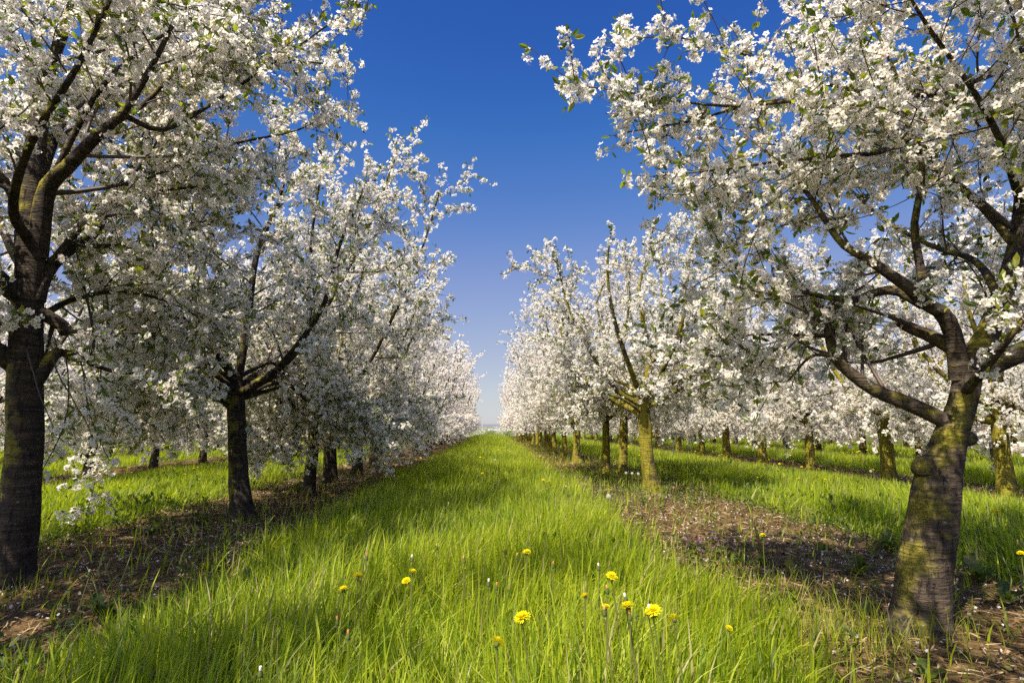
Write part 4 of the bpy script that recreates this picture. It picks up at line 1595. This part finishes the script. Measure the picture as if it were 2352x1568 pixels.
for k in range(26):
    yy = drng.uniform(12, 26)
    spots.append(('lit', np.array([drng.uniform(7.4, 9.5), yy, .26])))
for k in range(24):
    yy = drng.uniform(5.2, 16)
    spots.append(('dark', np.array([drng.uniform(-5.6, -3.4), yy, drng.uniform(.18, .27)])))
for k in range(14):
    yy = drng.uniform(10, 22)
    spots.append(('dark', np.array([drng.uniform(-9.8, -7.8), yy, .26])))
for k, (zone, p) in enumerate(spots):
    dandelion('flower', p, FAR[zone][0], FAR[zone][1], (1.15 if p[1] < 9 else 1.4) * drng.uniform(.8, 1.1), k, .3, 0)

# ------------------------------------------------------------------ single weeds on the soil
def weed(p, label, seed, n=9, L=.14, up=.6, stems=0):
    r = np.random.default_rng(seed)
    root = empty('broadleaf_weed', (p[0], p[1], float(ground_z(p[0], p[1]))))
    mb = MB()
    for k in range(n):
        a = 2 * np.pi * k / n + r.normal(0, .25)
        o = np.array([math.cos(a), math.sin(a), 0])
        s = np.array([-math.sin(a), math.cos(a), 0])
        ll = L * r.uniform(.6, 1.15)
        e = up * r.uniform(.5, 1.5)
        m = 7
        prev = None
        rr = r.uniform(0, 1)
        vs = []
        for q in range(m + 1):
            t = q / m
            c = o * ll * t * math.cos(e) + np.array([0, 0, ll * (math.sin(e) * t - .35 * t * t)])
            w = ll * (.05 + .15 * math.sin(min(1, t * 1.05) * np.pi * .93) * t ** .5) * (1 + .3 * (-1) ** q)
            if q == m:
                w = ll * .01
            vs += [c - s * w + np.array([0, 0, w * .25]), c, c + s * w + np.array([0, 0, w * .25])]
        F = []
        for q in range(m):
            b = q * 3
            F += [(b, b + 1, b + 4, b + 3), (b + 1, b + 2, b + 5, b + 4)]
        mb.add(vs, F, 0, rr)
    mb.build('leaves', ['weed_leaf'], root)
    for k in range(stems):
        ms = MB()
        q = smooth_path([(0, 0, 0), (r.normal(0, .03), r.normal(0, .03), .12), (r.normal(0, .07), r.normal(0, .05), r.uniform(.2, .3))], 7)
        tube(ms, q, np.linspace(.004, .0025, 7), 5, rnd=.35)
        ms.build('stem', ['stem'], root)
    return tag(root, label, 'weed', 'broadleaf weeds on the bare soil strips')


for k, (px, py, n, L, up, st, lab) in enumerate((
        (232, 1420, 8, .17, 1.0, 4, 'tall weed with upright stems in deep shade on the soil by the thick dark trunk'),
        (345, 1225, 9, .17, .9, 0, 'dark leafy weed on the soil, left of the slanting trunk'),
        (465, 1205, 10, .19, .9, 0, 'broad leafy weed right beside the slanting trunk foot'),
        (610, 1250, 8, .15, 1.0, 1, 'spindly weed in shade just past the slanting trunk'),
        (480, 1310, 8, .13, .8, 0, 'low weed in the middle of the shaded soil'),
        (685, 1130, 10, .2, .9, 0, 'green leafy weed at the foot of the slim dark trunk'),
        (1748, 1300, 9, .13, .8, 2, 'weed rosette under the dandelion on the soil beside the purple flowers'),
        (1690, 1300, 8, .13, .9, 1, 'weed between the purple flowers and the dandelion on the soil'),
        (1815, 1325, 5, .14, 1.2, 0, 'two leaved upright weed on the bare soil'),
        (1975, 1320, 10, .17, 1.1, 3, 'weed with a fan of pale stems on the bare soil left of the leaning trunk'),
        (1885, 1265, 8, .12, .8, 0, 'low weed at the upper edge of the bare soil'),
        (2040, 1260, 9, .18, .9, 0, 'weed half hidden by the leaning trunk, on its left'),
        (2250, 1345, 7, .20, .9, 0, 'weed with one long pale leaf right of the leaning trunk'),
        (2310, 1390, 8, .16, .8, 1, 'weed at the right edge of the soil beyond the leaning trunk'),
        (1990, 1410, 6, .11, .8, 0, 'small weed just left of the leaning trunk foot'),
        (1880, 1530, 6, .13, .9, 0, 'weed with broad upright leaf at the bottom of the mossy soil'),
        (2130, 1560, 6, .10, .9, 0, 'small weed at the bottom edge of the picture under the leaning trunk'),
        (1960, 1195, 14, .17, 1.3, 0, 'dark bushy dock weed in the meadow before the shaded grass'),
        (2210, 1130, 9, .16, .9, 0, 'leafy sprig right of the leaning trunk'))):
    p = at_z(px, py, 0.0)
    if k == 18:
        continue
    weed(p, lab, 200 + k, n, L, up, st)

nr_ = np.random.default_rng(15)
for k in range(11):
    px, py = (1572, 1600, 1625, 1650, 1590, 1612, 1640, 1660, 1580, 1605, 1682)[k], (1292, 1286, 1280, 1283, 1315, 1308, 1305, 1300, 1340, 1330, 1290)[k]
    p = at_z(px, py, 0.0)
    root = empty('purple_deadnettle', (p[0], p[1], float(ground_z(p[0], p[1]))))
    h = nr_.uniform(.13, .19)
    mb = MB()
    q = grow(nr_, (0, 0, 0), (nr_.normal(0, .1), nr_.normal(0, .1), 1), h, 5, .05, .02)
    tube(mb, q, np.linspace(.003, .002, 6), 5, rnd=.8)
    mb.build('stem', ['stem'], root)
    mb, fl = MB(), MB()
    n = 16
    f = nr_.uniform(.15, .95, n)
    pp, tt, _ = along(q, f)
    a = nr_.uniform(0, 6.28, n)
    d = np.stack([np.cos(a), np.sin(a), nr_.uniform(-.2, .5, n)], -1)
    add_leaves(mb, pp, d, nr_.uniform(.022, .04, n), nr_, 0, 0)
    mb.build('leaves', ['weed_leaf'], root)
    n = 9
    pp, tt, _ = along(q, nr_.uniform(.72, .99, n))
    a = nr_.uniform(0, 6.28, n)
    d = np.stack([np.cos(a), np.sin(a), nr_.uniform(.1, .9, n)], -1)
    add_leaves(fl, pp + d * .006, d, nr_.uniform(.014, .024, n), nr_, 0, 0)
    fl.build('blossoms', ['purple'], root)
    tag(root, 'purple flowered dead nettle in the clump at the grass edge beside the bare soil', 'weed', 'purple dead nettles at the soil edge')

print('faces', sum(len(o.data.polygons) for o in bpy.data.objects if o.type == 'MESH' and o.data.users == 1))
